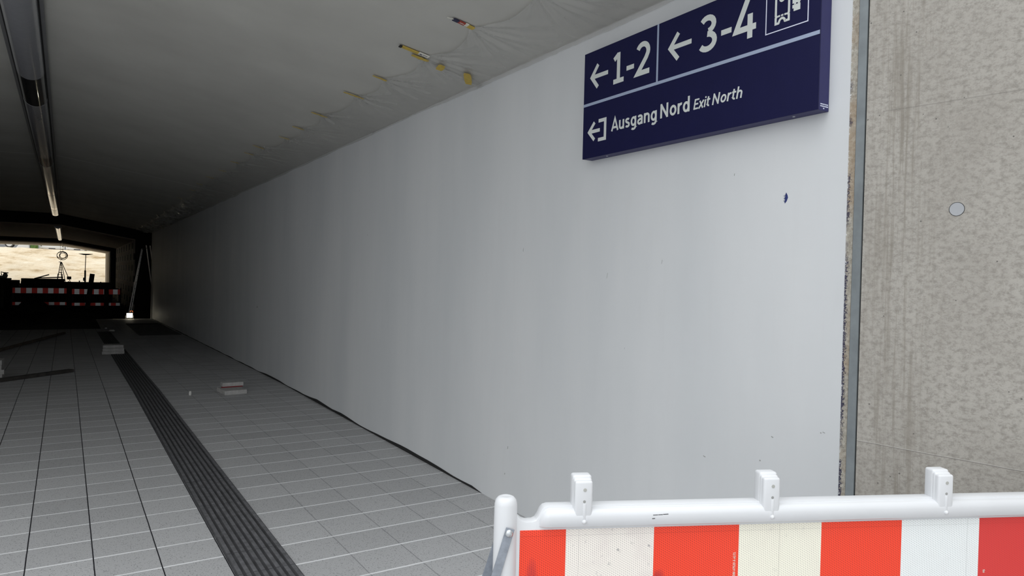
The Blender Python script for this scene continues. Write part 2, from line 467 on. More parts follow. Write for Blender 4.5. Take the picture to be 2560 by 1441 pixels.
# ---------------------------------------------------------------- mesh helpers
class MB:
    def __init__(s):
        s.v = []; s.f = []; s.m = []
    def add(s, vs, fs, mi=0):
        o = len(s.v)
        s.v += [tuple(v) for v in vs]
        for f in fs:
            s.f.append(tuple(i + o for i in f)); s.m.append(mi)
        return s
    def box(s, x0, x1, y0, y1, z0, z1, mi=0):
        v = [(x0, y0, z0), (x1, y0, z0), (x1, y1, z0), (x0, y1, z0), (x0, y0, z1), (x1, y0, z1), (x1, y1, z1), (x0, y1, z1)]
        return s.add(v, [(0, 3, 2, 1), (4, 5, 6, 7), (0, 1, 5, 4), (1, 2, 6, 5), (2, 3, 7, 6), (3, 0, 4, 7)], mi)
    def obox(s, c, ax, ay, az, mi=0):
        """oriented box: centre and three half-axis vectors"""
        c, ax, ay, az = map(Vector, (c, ax, ay, az))
        v = [c + ax * i + ay * j + az * k for k in (-1, 1) for i, j in ((-1, -1), (1, -1), (1, 1), (-1, 1))]
        return s.add(v, [(0, 3, 2, 1), (4, 5, 6, 7), (0, 1, 5, 4), (1, 2, 6, 5), (2, 3, 7, 6), (3, 0, 4, 7)], mi)
    def bar(s, a, b, w, t, mi=0, up=(0, 0, 1)):
        a, b = Vector(a), Vector(b)
        d = (b - a); L = d.length; d.normalize()
        up = Vector(up)
        if abs(d.dot(up)) > 0.95:
            up = Vector((0, 1, 0))
        sx = d.cross(up).normalized(); sz = sx.cross(d)
        return s.obox((a + b) / 2, d * L / 2, sx * w / 2, sz * t / 2, mi)
    def extrude(s, poly, axis, a0, a1, mi=0, cap=True):
        """poly of 2-d points swept from a0 to a1; axis x: (y,z), y: (x,z), z: (x,y)"""
        def P(p, a):
            return (a, p[0], p[1]) if axis == 'x' else (p[0], a, p[1]) if axis == 'y' else (p[0], p[1], a)
        n = len(poly)
        v = [P(p, a0) for p in poly] + [P(p, a1) for p in poly]
        f = [(i, (i + 1) % n, n + (i + 1) % n, n + i) for i in range(n)]
        if cap:
            f += [tuple(range(n))[::-1], tuple(range(n, 2 * n))]
        return s.add(v, f, mi)
    def tube(s, pts, r, seg=8, mi=0, closed=False, rs=None):
        pts = [Vector(p) for p in pts]
        n = len(pts)
        v = []; f = []
        ref = Vector((0.13, 0.21, 0.97)).normalized()
        for i, p in enumerate(pts):
            a = pts[(i - 1) % n] if (closed or i) else p
            c = pts[(i + 1) % n] if (closed or i < n - 1) else p
            d = (c - a).normalized()
            q = ref if abs(d.dot(ref)) < 0.98 else Vector((1, 0, 0))
            e1 = d.cross(q).normalized(); e2 = d.cross(e1)
            rr = rs[i] if rs else r
            for k in range(seg):
                t = 2 * math.pi * k / seg
                v.append(p + e1 * (math.cos(t) * rr) + e2 * (math.sin(t) * rr))
        for i in range(n if closed else n - 1):
            j = (i + 1) % n
            for k in range(seg):
                k2 = (k + 1) % seg
                f.append((i * seg + k, i * seg + k2, j * seg + k2, j * seg + k))
        if not closed:
            f.append(tuple(range(seg))[::-1]); f.append(tuple(range((n - 1) * seg, n * seg)))
        return s.add(v, f, mi)
    def lathe(s, prof, seg=24, c=(0, 0, 0), mi=0, axis='z'):
        v = []; f = []
        for r, h in prof:
            for k in range(seg):
                t = 2 * math.pi * k / seg
                a, b_ = r * math.cos(t), r * math.sin(t)
                v.append((c[0] + a, c[1] + b_, c[2] + h) if axis == 'z' else (c[0] + a, c[1] + h, c[2] + b_) if axis == 'y' else (c[0] + h, c[1] + a, c[2] + b_))
        n = len(prof)
        for i in range(n - 1):
            for k in range(seg):
                k2 = (k + 1) % seg
                f.append((i * seg + k, i * seg + k2, (i + 1) * seg + k2, (i + 1) * seg + k))
        f.append(tuple(range(seg))[::-1]); f.append(tuple(range((n - 1) * seg, n * seg)))
        return s.add(v, f, mi)
    def grid(s, nx, ny, fn, mi=0):
        v = [fn(i / nx, j / ny) for j in range(ny + 1) for i in range(nx + 1)]
        f = [(j * (nx + 1) + i, j * (nx + 1) + i + 1, (j + 1) * (nx + 1) + i + 1, (j + 1) * (nx + 1) + i) for j in range(ny) for i in range(nx)]
        return s.add(v, f, mi)
    def rbox(s, x0, x1, y0, y1, z0, z1, r, seg=3, mi=0):
        bm = bmesh.new()
        vs = [bm.verts.new(p) for p in ((x0, y0, z0), (x1, y0, z0), (x1, y1, z0), (x0, y1, z0), (x0, y0, z1), (x1, y0, z1), (x1, y1, z1), (x0, y1, z1))]
        for f in ((0, 3, 2, 1), (4, 5, 6, 7), (0, 1, 5, 4), (1, 2, 6, 5), (2, 3, 7, 6), (3, 0, 4, 7)):
            bm.faces.new([vs[i] for i in f])
        bmesh.ops.bevel(bm, geom=bm.edges[:], offset=r, segments=seg, affect='EDGES', profile=0.5, clamp_overlap=True)
        bm.verts.index_update()
        s.add([v.co[:] for v in bm.verts], [[v.index for v in f.verts] for f in bm.faces], mi)
        bm.free()
        return s
    def build(s, name, mats, parent=None, loc=None, bevel=0.0, smooth=None, seg=2, fix=True):
        me = bpy.data.meshes.new(name)
        me.from_pydata(s.v, [], s.f)
        if not isinstance(mats, (list, tuple)):
            mats = [mats]
        for m in mats:
            me.materials.append(MAT[m] if isinstance(m, str) else m)
        for p, mi in zip(me.polygons, s.m):
            p.material_index = mi
        bm = bmesh.new(); bm.from_mesh(me)
        if fix:
            bmesh.ops.recalc_face_normals(bm, faces=bm.faces)
        if bevel:
            es = [e for e in bm.edges if len(e.link_faces) == 2 and e.calc_face_angle(0) > 0.5]
            bmesh.ops.bevel(bm, geom=es, offset=bevel, segments=seg, affect='EDGES', profile=0.5, clamp_overlap=True)
        bm.to_mesh(me); bm.free()
        if smooth is not None:
            me.polygons.foreach_set('use_smooth', [True] * len(me.polygons))
            me.set_sharp_from_angle(angle=math.radians(smooth))
        o = bpy.data.objects.new(name, me)
        COL.objects.link(o)
        if parent:
            o.parent = parent
        if loc:
            o.location = loc
        return o

def tag(o, label, cat, group=None, kind=None):
    o['label'] = label; o['category'] = cat
    if group: o['group'] = group
    if kind: o['kind'] = kind
    return o

def struct(o):
    o['kind'] = 'structure'
    return o

def thing(name, label, cat, loc=(0, 0, 0), rotz=0.0, group=None):
    o = bpy.data.objects.new(name, None)
    o.empty_display_size = 0.2
    COL.objects.link(o)
    o.location = loc; o.rotation_euler = (0, 0, rotz)
    return tag(o, label, cat, group)

def dup(root, loc, rotz, label):
    r = root.copy(); COL.objects.link(r)
    r.location = loc; r.rotation_euler = (0, 0, rotz); r['label'] = label
    for ch in list(root.children):
        c = ch.copy(); COL.objects.link(c); c.parent = r
        for g in list(ch.children):
            d = g.copy(); COL.objects.link(d); d.parent = c
    return r

def fz(y):
    """the paving falls gently towards the middle of the underpass"""
    return 0.0 if y < 10 else -0.0125 * (min(y, 45) - 10)

def nz(x, y, z=0.0, sc=1.0):
    return noise.noise(Vector((x * sc, y * sc, z * sc)))

# ================================================================ SETTING
# ---- paved floor (slabs stop at y = 23 left of the guide strip, 26 on the right)
ys = [-9 + i * 1.0 for i in range(33)]
def floor_strip(mb, x0, x1, y0, y1):
    n = max(1, int((y1 - y0) / 1.0))
    mb.grid(1, n, lambda a, b: (x0 + (x1 - x0) * a, y0 + (y1 - y0) * b, fz(y0 + (y1 - y0) * b)))
fl = MB()
floor_strip(fl, -6.0, 0.7, -9, 10); floor_strip(fl, -6.0, 0.7, 10, 23.1)
floor_strip(fl, 0.7, 2.62, -9, 10); floor_strip(fl, 0.7, 2.62, 10, 20.0)
floor_strip(fl, 0.7, 1.45, 20.0, 28.7)
floor_strip(fl, 1.45, 2.62, 25.6, 28.7)
floor_strip(fl, 2.62, 5.5, -9, 1.4)
struct(fl.build('floor', 'floor', fix=True))
# unpaved ground under and beyond the slabs
gd = MB()
gd.grid(30, 100, lambda a, b: (-6.5 + 12.5 * a, 19.5 + 38.0 * b, fz(19.5 + 38.0 * b) - 0.075 + 0.03 * nz(a * 12.5, b * 38.0, 0, 1.3)))
struct(gd.build('floor_ground', 'soil', smooth=60))
gs = MB()
gs.grid(30, 50, lambda a, b: (-6.5 + 12.5 * a, 57.5 + 19.0 * b, fz(57.5 + 19.0 * b) - 0.075 + 0.03 * nz(a * 12.5, 9 + b * 19.0, 0, 1.3)))
struct(gs.build('floor_sand', 'sand', smooth=60))
# bed beneath the ramp paving, outside the frame
bed = MB(); bed.box(-20, 12, -9.0, 1.4, -0.6, -0.02)
bed.box(-20, 2.6, 1.4, 19.6, -0.6, -0.16)
struct(bed.build('floor_bed', 'asphalt'))

# ---- guide strip: ribbed slabs set into the paving
tl = MB()
ribs = 8
for k in range(-4, 72):
    y0, y1 = 0.085 + 0.3 * k + 0.0015, 0.085 + 0.3 * (k + 1) - 0.0015
    if y1 > 22.6:
        break
    prof = [(0.751, 0.0)]
    dz = random.uniform(-0.0006, 0.0012)
    tops = []
    for i in range(ribs):
        a = 0.751 + 0.298 * i / ribs
        w = 0.298 / ribs
        prof += [(a + w * 0.10, 0.0), (a + w * 0.22, 0.0075 + dz), (a + w * 0.78, 0.0075 + dz), (a + w * 0.90, 0.0)]
        tops.append(len(prof) - 3)
    prof += [(1.049, 0.0)]
    poly = prof + [(1.049, -0.01), (0.751, -0.01)]
    ska, skb = -0.0082 * y0, -0.0082 * y1
    n = len(poly)
    v = [(p[0] + ska, y0, p[1] + fz(y0) + 0.002) for p in poly] + [(p[0] + skb, y1, p[1] + fz(y1) + 0.002) for p in poly]
    f = [(i, (i + 1) % n, n + (i + 1) % n, n + i) for i in range(n)] + [tuple(range(n))[::-1], tuple(range(n, 2 * n))]
    tl.add(v, f)
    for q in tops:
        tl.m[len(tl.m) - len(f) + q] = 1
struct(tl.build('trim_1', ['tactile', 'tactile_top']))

# ---- right-hand tunnel wall, first section
wr = MB()
wr.box(2.5, 5.2, 1.576, 29.5, -0.5, 4.6)
wall_right = struct(wr.build('wall_right', 'wall'))
# black strip of varying height, its colour standing for shade under the wall
gp = MB()
N = 160
pts = []
for i in range(N + 1):
    y = 4.3 + (28.0 - 4.3) * i / N
    h = 0.012 + 0.012 * nz(0, y, 3, 1.7)
    for c, wd, a in ((5.6, 0.9, 0.028), (7.4, 0.5, 0.02), (8.3, 0.55, 0.035), (10.5, 0.8, 0.02)):
        h += a * max(0, 1 - abs(y - c) / wd) ** 0.7 * 0.8
    if i == 0: h = 0.001
    pts.append((y, max(0.001, h)))
v = []; f = []
for y, h in pts:
    v += [(2.4965, y, fz(y) - 0.01), (2.4965, y, fz(y) + h), (2.502, y, fz(y) + h)]
for i in range(N):
    a = i * 3
    f += [(a, a + 1, a + 4, a + 3), (a + 1, a + 2, a + 5, a + 4)]
gp.add(v, f)
struct(gp.build('gap_shade_right', 'black', fix=False))
# flare of blue paint on the wall, below the sign
sm = MB()
cy, cz = 1.846, 1.905
out = [(0.002, 0.024), (0.010, 0.012), (0.013, 0.002), (0.006, -0.012), (-0.004, -0.021), (-0.007, -0.014), (-0.003, -0.006), (-0.008, 0.000), (-0.003, 0.006), (-0.004, 0.012)]
sm.extrude([(cy - a * 0.8, cz + b) for a, b in out], 'x', 2.4990, 2.5005)
for q in range(9):
    zz = cz - 0.014 + 0.0035 * q
    sm.box(2.4992, 2.5004, cy + 0.004, cy + 0.008 + 0.003 * math.sin(q * 2.1), zz, zz + 0.0014)
sm.build('paint_smear', 'blue_paint', wall_right)

# a few pencil ticks and scratches on the paint
for y, z, a, b_ in ((3.964, 0.402, 0.004, 0.018), (3.995, 0.217, 0.005, 0.010), (1.878, 0.903, 0.010, 0.003), (2.245, 0.737, 0.012, 0.003), (1.936, 0.790, 0.005, 0.005), (11.584, 0.997, 0.03, 0.03), (2.116, 2.034, 0.002, 0.010), (1.642, 0.969, 0.010, 0.002), (1.655, 0.965, 0.004, 0.004), (2.555, 1.647, 0.0015, 0.020), (2.976, 1.573, 0.0012, 0.030)):
    m = MB(); m.obox((2.4995, y, z), (0.0006, 0, 0), (0, a / 2, a * 0.12), (0, -b_ * 0.1, b_ / 2))
    m.build('scratch', 'dark_hole', wall_right)
def mouth(x):
    """unseen portal edge, shaped to run back leftwards so more light gets in"""
    return 1.58 + (2.55 - x) * 0.56

# ---- raw plaster edge, steel joint profile, ramp wall
re_ = MB(); re_.box(2.503, 2.62, 1.549, 1.577, -0.3, 4.6)
struct(re_.build('trim_2', 'raw_edge'))
st = MB(); st.box(2.4985, 2.62, 1.5125, 1.5455, -0.3, 4.6)
st.box(2.506, 2.62, 1.509, 1.5135, -0.3, 4.6, 1); st.box(2.5032, 2.62, 1.5445, 1.5492, -0.3, 4.6, 1)
struct(st.build('trim_3', ['steel', 'black'], bevel=0.0))
az = math.radians(-8.6)
ramp_dir = Vector((-math.sin(az), -math.cos(az), 0))        # runs from the joint towards the viewer
rw = MB(); rw.box(0.002, 9.0, 0.0, 0.5, -0.3, 3.9)
ro = rw.build('wall_ramp', 'concrete')
ro.location = (2.5, 1.509, 0)
ro.rotation_euler = (0, 0, math.atan2(ramp_dir.y, ramp_dir.x))
struct(ro)
# plug that closes a formwork tie hole
pk = MB().lathe([(0.0222, 0.004), (0.0222, -0.0008), (0.0, -0.0008)], 40, axis='y').build('wall_plug', ['plug'], smooth=40)
gv = MB().lathe([(0.0240, 0.004), (0.0240, -0.0003), (0.0, -0.0003)], 40, axis='y').build('groove', 'rubber', pk, smooth=40)
pk.location = Vector((2.5, 1.509, 1.817)) + ramp_dir * 0.309
pk.rotation_euler = ro.rotation_euler
tag(pk, 'round pale grey plug set in the mottled concrete wall', 'plug')
# unseen left wall, set close and dark to steepen the light falloff inside
lw = MB(); lw.box(-9.0, -6.0, 29.5, 76, -0.6, 4.6); lw.box(-9.0, -4.6, mouth(-4.6), 29.5, -0.6, 4.6)
struct(lw.build('wall_left', 'raw_concrete'))

# ---- ceilings: three sections with dark gaps between them
def ridge(y):
    """the fold of the ceiling follows the lamps"""
    return -0.155 - 0.0083 * y
def ceiling(name, y0, y1, mat, z=0.0, skew=False, name2=None):
    m = MB()
    def sec(y):
        return [(-6.1, 3.405 + z), (-5.7, 3.485 + z), (ridge(y), 3.485 + z), (2.55, 2.955 + z), (2.55, 4.6), (-6.1, 4.6)]
    a = [(x, mouth(x) if skew else y0, zz) for x, zz in sec(3.1 if skew else y0)]
    b = [(x, y1, zz) for x, zz in sec(y1)]
    n = 6
    m.add(a + b, [(i, (i + 1) % n, n + (i + 1) % n, n + i) for i in range(n)] + [tuple(range(n))[::-1], tuple(range(n, 2 * n))])
    return struct(m.build(name, mat))
ceiling('ceiling', 1.576, 29.5, 'ceiling', 0.0, True)
ceiling('ceiling_middle', 38.7, 55.3, 'formed_ceiling', 0.03)
ceiling('ceiling_far', 65.4, 74.0, 'grey_plaster', 0.02)
wm = MB(); wm.box(2.5, 5.2, 38.7, 55.3, -0.8, 4.6)
struct(wm.build('wall_middle', 'boards'))
wf = MB(); wf.box(2.5, 5.2, 65.4, 74.0, -0.8, 4.6)
struct(wf.build('wall_far', 'grey_plaster'))
vd = MB()
vd.box(5.2, 5.6, 29.0, 75, -0.8, 4.9)
struct(vd.build('wall_recess', 'void'))
lid = MB()
lid.extrude([(-6.2, mouth(-6.2)), (2.55, mouth(2.55)), (5.6, 1.58), (5.6, 74), (-6.2, 74)], 'z', 4.6, 4.9)
struct(lid.build('ceiling_deck', 'void'))
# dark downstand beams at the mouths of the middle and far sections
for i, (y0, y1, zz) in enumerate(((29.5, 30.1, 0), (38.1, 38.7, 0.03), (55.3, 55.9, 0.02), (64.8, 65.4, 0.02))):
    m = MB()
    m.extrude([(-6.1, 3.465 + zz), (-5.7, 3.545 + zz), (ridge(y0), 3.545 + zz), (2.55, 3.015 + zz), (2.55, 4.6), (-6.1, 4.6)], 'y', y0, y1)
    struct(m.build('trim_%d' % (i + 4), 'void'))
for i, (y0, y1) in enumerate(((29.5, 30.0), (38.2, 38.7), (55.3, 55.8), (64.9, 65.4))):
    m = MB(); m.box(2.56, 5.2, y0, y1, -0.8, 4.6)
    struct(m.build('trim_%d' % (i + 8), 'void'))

# ---- excavation beyond the far portal
em = MB()
def emb(a, b):
    x = -30 + 60 * a
    y = 74.5 + 45 * b
    s = min(1, max(0, (y - 76.0) / 7.0))
    top = 3.42 - 0.012 * (x + 3)
    z = -0.6 + (top + 0.6) * (s ** 0.85)
    if 0.02 < s < 0.97:
        z += 0.28 * nz(x, y, 1, 0.5) + 0.12 * nz(x, y, 5, 1.6)
    return (x, y, z)
em.grid(130, 120, emb)
struct(em.build('ground_embankment', 'sand', smooth=70))
# ================================================================ SIGN
SX, SY0, SY1, SZ = 2.43, 1.662, 3.135, 2.228     # face plane, near end, far end, bottom
SH = 0.591
sign = thing('direction_sign', 'dark blue station direction sign with white arrows and text on the white wall', 'sign', (2.5, (SY0 + SY1) / 2, SZ))
def sl(u, v, w=0.0):
    """sign coordinates (from its left edge, up, out of the face) to the sign's own frame"""
    return (SX - w - 2.5, SY1 - u - (SY0 + SY1) / 2, v)
hb = MB(); a = sl(0, 0); b_ = sl(SY1 - SY0, SH)
hb.box(a[0] + 0.004, -0.001, b_[1], a[1], 0, SH)
hb.build('housing', 'sign_side', sign, bevel=0.002)
fb = MB(); fb.box(a[0], a[0] + 0.0045, b_[1], a[1], 0, SH)
fb.build('face_panel', 'sign_blue', sign)

def ribbon(mb, pts, w, w0=0.0004, th=0.0008, closed=False, S=sl):
    """flat stroke of width w along (u, v) points, mitred, as a thin raised plate"""
    P = [Vector(p) for p in pts]
    n = len(P)
    L = []; R = []
    for i in range(n):
        pr = P[i - 1] if (i or closed) else None
        nx = P[(i + 1) % n] if (i < n - 1 or closed) else None
        d1 = (P[i] - pr).normalized() if pr is not None else None
        d2 = (nx - P[i]).normalized() if nx is not None else None
        if d1 is None: d1 = d2
        if d2 is None: d2 = d1
        n1 = Vector((-d1.y, d1.x)); n2 = Vector((-d2.y, d2.x))
        m = (n1 + n2)
        m = m.normalized() if m.length > 1e-6 else n1
        k = 1 / max(0.4, m.dot(n1))
        L.append(P[i] + m * (w / 2 * k)); R.append(P[i] - m * (w / 2 * k))
    top = w0 + th * 0.6 + 0.00012 * (getattr(mb, 'k', 0) % 5)
    v = [S(p.x, p.y, top) for p in L] + [S(p.x, p.y, top) for p in R] + [S(p.x, p.y, 0) for p in L] + [S(p.x, p.y, 0) for p in R]
    f = []
    mb.k = getattr(mb, 'k', 0) + 1
    for i in range(n if closed else n - 1):
        j = (i + 1) % n
        f += [(i, j, n + j, n + i), (i, 2 * n + i, 2 * n + j, j), (n + i, n + j, 3 * n + j, 3 * n + i)]
    if not closed:
        f += [(0, n, 3 * n, 2 * n), (n - 1, 3 * n - 1, 4 * n - 1, 2 * n - 1)]
    mb.add(v, f)

def arc(cx, cy, rx, ry, a0, a1, n=12):
    return [(cx + rx * math.cos(math.radians(a0 + (a1 - a0) * i / n)), cy + ry * math.sin(math.radians(a0 + (a1 - a0) * i / n))) for i in range(n + 1)]

# stroke letters: cap height 1, stroke 0.155, advance given with each
WS = 0.155
h = WS / 2
GL = {
 'A': (0.70, [[(0.06, 0), (0.35, 0.99 - h * 0.2), (0.64, 0)], [(0.17, 0.27), (0.53, 0.27)]]),
 'N': (0.76, [[(0.12, 0), (0.12, 1)], [(0.12, 0.93), (0.60, 0.07)], [(0.60, 0), (0.60, 1)]]),
 'E': (0.60, [[(0.12, 0), (0.12, 1)], [(0.12, 1 - h), (0.55, 1 - h)], [(0.12, 0.51), (0.50, 0.51)], [(0.12, h), (0.56, h)]]),
 'D': (0.72, [[(0.12, 0), (0.12, 1)], [(0.12, 1 - h), (0.28, 1 - h)] + arc(0.28, 0.5, 0.30, 0.5 - h, 90, -90) + [(0.12, h)]]),
 'I': (0.30, [[(0.15, 0), (0.15, 1)]]),
 'u': (0.60, [[(0.12, 0.72), (0.12, 0.27)] + arc(0.29, 0.25, 0.17, 0.25 - h, 180, 290) + [(0.46, 0.20)], [(0.46, 0.72), (0.46, 0)]]),
 's': (0.50, [arc(0.25, 0.535, 0.145, 0.11, 35, 180, 9) + [(0.125, 0.46), (0.2, 0.395), (0.31, 0.345), (0.375, 0.28)] + arc(0.235, 0.185, 0.145, 0.11, 10, -155, 9)]),
 'g': (0.60, [arc(0.28, 0.36, 0.175, 0.36 - h, 0, 360, 20), [(0.46, 0.72), (0.46, -0.06)] + arc(0.28, -0.06, 0.18, 0.16, 0, -140, 10)]),
 'a': (0.56, [arc(0.26, 0.49, 0.17, 0.155, 150, 10, 9) + [(0.43, 0.40), (0.43, 0)], [(0.43, 0.40), (0.27, 0.385)] + arc(0.24, 0.21, 0.14, 0.15, 100, 290, 10) + [(0.40, 0.16)]]),
 'n': (0.60, [[(0.12, 0), (0.12, 0.72)], [(0.12, 0.50)] + arc(0.30, 0.45, 0.165, 0.27 - h, 130, 0, 9) + [(0.465, 0)]]),
 'o': (0.60, [arc(0.30, 0.36, 0.19, 0.36 - h, 0, 360, 24)]),
 'r': (0.42, [[(0.12, 0), (0.12, 0.72)], [(0.12, 0.48)] + arc(0.32, 0.45, 0.18, 0.20, 150, 75, 7)]),
 'd': (0.60, [arc(0.28, 0.36, 0.175, 0.36 - h, 0, 360, 20), [(0.46, 0), (0.46, 1.04)]]),
 'x': (0.54, [[(0.05, 0), (0.48, 0.72)], [(0.05, 0.72), (0.48, 0)]]),
 'i': (0.28, [[(0.13, 0), (0.13, 0.72)], [(0.13, 0.84), (0.13, 1.0)]]),
 't': (0.40, [[(0.15, 0.93), (0.15, 0.22)] + arc(0.30, 0.22, 0.15, 0.22 - h, 180, 285, 7), [(0.02, 0.66), (0.36, 0.66)]]),
 'h': (0.60, [[(0.12, 0), (0.12, 1.04)], [(0.12, 0.50)] + arc(0.30, 0.45, 0.165, 0.27 - h, 130, 0, 9) + [(0.465, 0)]]),
 '1': (0.62, [[(0.30, 0), (0.30, 1)], [(0.10, 0.80), (0.30, 0.95)], [(0.08, h), (0.54, h)]]),
 '2': (0.62, [arc(0.30, 0.70, 0.19, 0.30 - h, 155, -20, 12) + [(0.42, 0.50), (0.12, h), (0.54, h)]]),
 '3': (0.62, [arc(0.28, 0.74, 0.18, 0.26 - h, 150, -80, 12), arc(0.28, 0.28, 0.21, 0.28 - h, 90, -150, 14)]),
 '4': (0.66, [[(0.38, 1), (0.08, 0.27), (0.62, 0.27)], [(0.46, 0.62), (0.46, 0)]]),
 '5': (0.62, [[(0.52, 1 - h), (0.16, 1 - h), (0.14, 0.56)] + arc(0.29, 0.33, 0.2, 0.33 - h, 120, -150, 12)]),
 '6': (0.62, [[(0.46, 0.98), (0.2, 0.6), (0.12, 0.36)], arc(0.31, 0.31, 0.19, 0.31 - h, 0, 360, 18)]),
 '7': (0.60, [[(0.06, 1 - h), (0.5, 1 - h), (0.22, 0)]]),
 '9': (0.62, [[(0.16, 0.02), (0.42, 0.4), (0.5, 0.64)], arc(0.31, 0.69, 0.19, 0.31 - h, 0, 360, 18)]),
 '0': (0.64, [arc(0.32, 0.5, 0.21, 0.5 - h, 0, 360, 24)]),
 '-': (0.40, [[(0.05, 0.42), (0.35, 0.42)]]),
 ' ': (0.30, []),
}
def write(mb, txt, u, v, size, width=None, shear=0.0, weight=1.0, S=sl):
    """text laid on baseline (u, v); width stretches it to the given run"""
    adv = sum(GL[c][0] for c in txt)
    sx = (width / adv) if width else size
    x = 0.0
    for c in txt:
        w, strokes = GL[c]
        for s_ in strokes:
            pts = [(u + (x + p[0]) * sx + shear * p[1] * size, v + p[1] * size) for p in s_]
            cl = len(pts) > 3 and (Vector(pts[0]) - Vector(pts[-1])).length < 1e-6
            ribbon(mb, pts[:-1] if cl else pts, WS * size * weight, closed=cl, S=S)
        x += w
    return mb

def arrow(mb, tip, tail_u, head, v, w):
    ribbon(mb, [(tip + w * 0.4, v), (tail_u, v)], w)
    ribbon(mb, [(tip + head[0], v + head[1]), (tip + w * 0.55, v), (tip + head[0], v - head[1])], w)

m = MB(); ribbon(m, [(0.0, 0.300), (SY1 - SY0 - 0.001, 0.300)], 0.0155); m.build('divider_line', 'sign_line', sign)
m = MB(); ribbon(m, [(0.583, 0.308), (0.583, SH)], 0.0115); m.build('divider_line', 'sign_line', sign)
m = MB(); arrow(m, 0.055, 0.206, (0.066, 0.062), 0.446, 0.0225); m.build('arrow', 'sign_white', sign)
m = MB(); arrow(m, 0.656, 0.806, (0.066, 0.062), 0.448, 0.0225); m.build('arrow', 'sign_white', sign)
m = MB()
write(m, '1', 0.238, 0.367, 0.162, 0.11); ribbon(m, [(0.356, 0.428), (0.412, 0.428)], 0.0235); write(m, '2', 0.415, 0.366, 0.170, 0.128)
m.build('platform_number', 'sign_white', sign)
m = MB()
write(m, '3', 0.844, 0.371, 0.168, 0.128); ribbon(m, [(0.983, 0.433), (1.040, 0.433)], 0.0235); write(m, '4', 1.050, 0.368, 0.168, 0.128)
m.build('platform_number', 'sign_white', sign)
m = MB(); arrow(m, 0.044, 0.148, (0.058, 0.048), 0.144, 0.019)
ribbon(m, [(0.137, 0.194), (0.193, 0.194), (0.193, 0.091), (0.135, 0.091)], 0.019)
m.build('exit_symbol', 'sign_white', sign)
m = MB(); write(m, 'Ausgang', 0.244, 0.118, 0.0685, 0.350, weight=1.06); write(m, 'Nord', 0.609, 0.120, 0.070, 0.202, weight=1.06); m.build('lettering', 'sign_white', sign)
m = MB(); write(m, 'Exit', 0.826, 0.121, 0.048, 0.100, 0.18); write(m, 'North', 0.937, 0.121, 0.050, 0.172, 0.18); m.build('lettering', 'sign_white', sign)
# ticket pictogram in its outlined square
m = MB(); ribbon(m, [(1.221, 0.358), (1.418, 0.358), (1.418, 0.556), (1.221, 0.556)], 0.0042, closed=True)
tk = m.build('pictogram_frame', 'sign_thin', sign)
m = MB(); W = 0.0095
ribbon(m, [(1.282, 0.388)] + [(1.268, 0.388), (1.268, 0.412), (1.2725, 0.416), (1.268, 0.421), (1.268, 0.530), (1.330, 0.530), (1.330, 0.421), (1.3255, 0.416), (1.330, 0.412), (1.330, 0.390), (1.313, 0.390)] + arc(1.298, 0.388, 0.0145, 0.017, 8, 172, 10), W, closed=True)
for uu in (1.2835, 1.299, 1.3145):
    ribbon(m, [(uu - 0.0052, 0.4165), (uu + 0.0052, 0.4165)], 0.0075)
ribbon(m, arc(1.297, 0.484, 0.0065, 0.0065, 0, 360, 16)[:-1], 0.013, closed=True)
m.build('ticket_symbol', 'sign_white', sign)
m = MB()
ribbon(m, [(1.346, 0.4555), (1.382, 0.4555)], 0.017); ribbon(m, [(1.346, 0.4345), (1.382, 0.4345)], 0.0135)
ribbon(m, [(1.352, 0.422), (1.382, 0.422)], 0.0125); ribbon(m, [(1.346, 0.500), (1.382, 0.500)], 0.075)
ribbon(m, [(1.3535, 0.4445), (1.3625, 0.4445)], 0.005); ribbon(m, [(1.370, 0.4445), (1.380, 0.4445)], 0.005)
m.build('ticket_symbol', 'sign_white', sign)
# maker's print on the near edge, screws below
m = MB()
cyy = b_[1]
for zz, x0, x1, k in ((0.0245, -0.056, -0.006, 9), (0.0165, -0.056, -0.006, 8), (0.0085, -0.038, -0.029, 2)):
    for i in range(k):
        xa = x0 + (x1 - x0) * i / k
        m.box(xa, xa + (x1 - x0) / k * random.uniform(0.6, 0.9), cyy - 0.0006, cyy, zz - 0.0022, zz + 0.0022)
m.build('maker_print', 'sign_thin', sign)
for u in (0.18, 1.345):
    m = MB(); p_ = sl(u, 0)
    m.lathe([(0.006, 0.0005), (0.006, -0.0015), (0.003, -0.0025), (0.0, -0.0025)], 14, (p_[0] + 0.03, p_[1], 0))
    m.build('screw', 'bolt', sign, smooth=40)

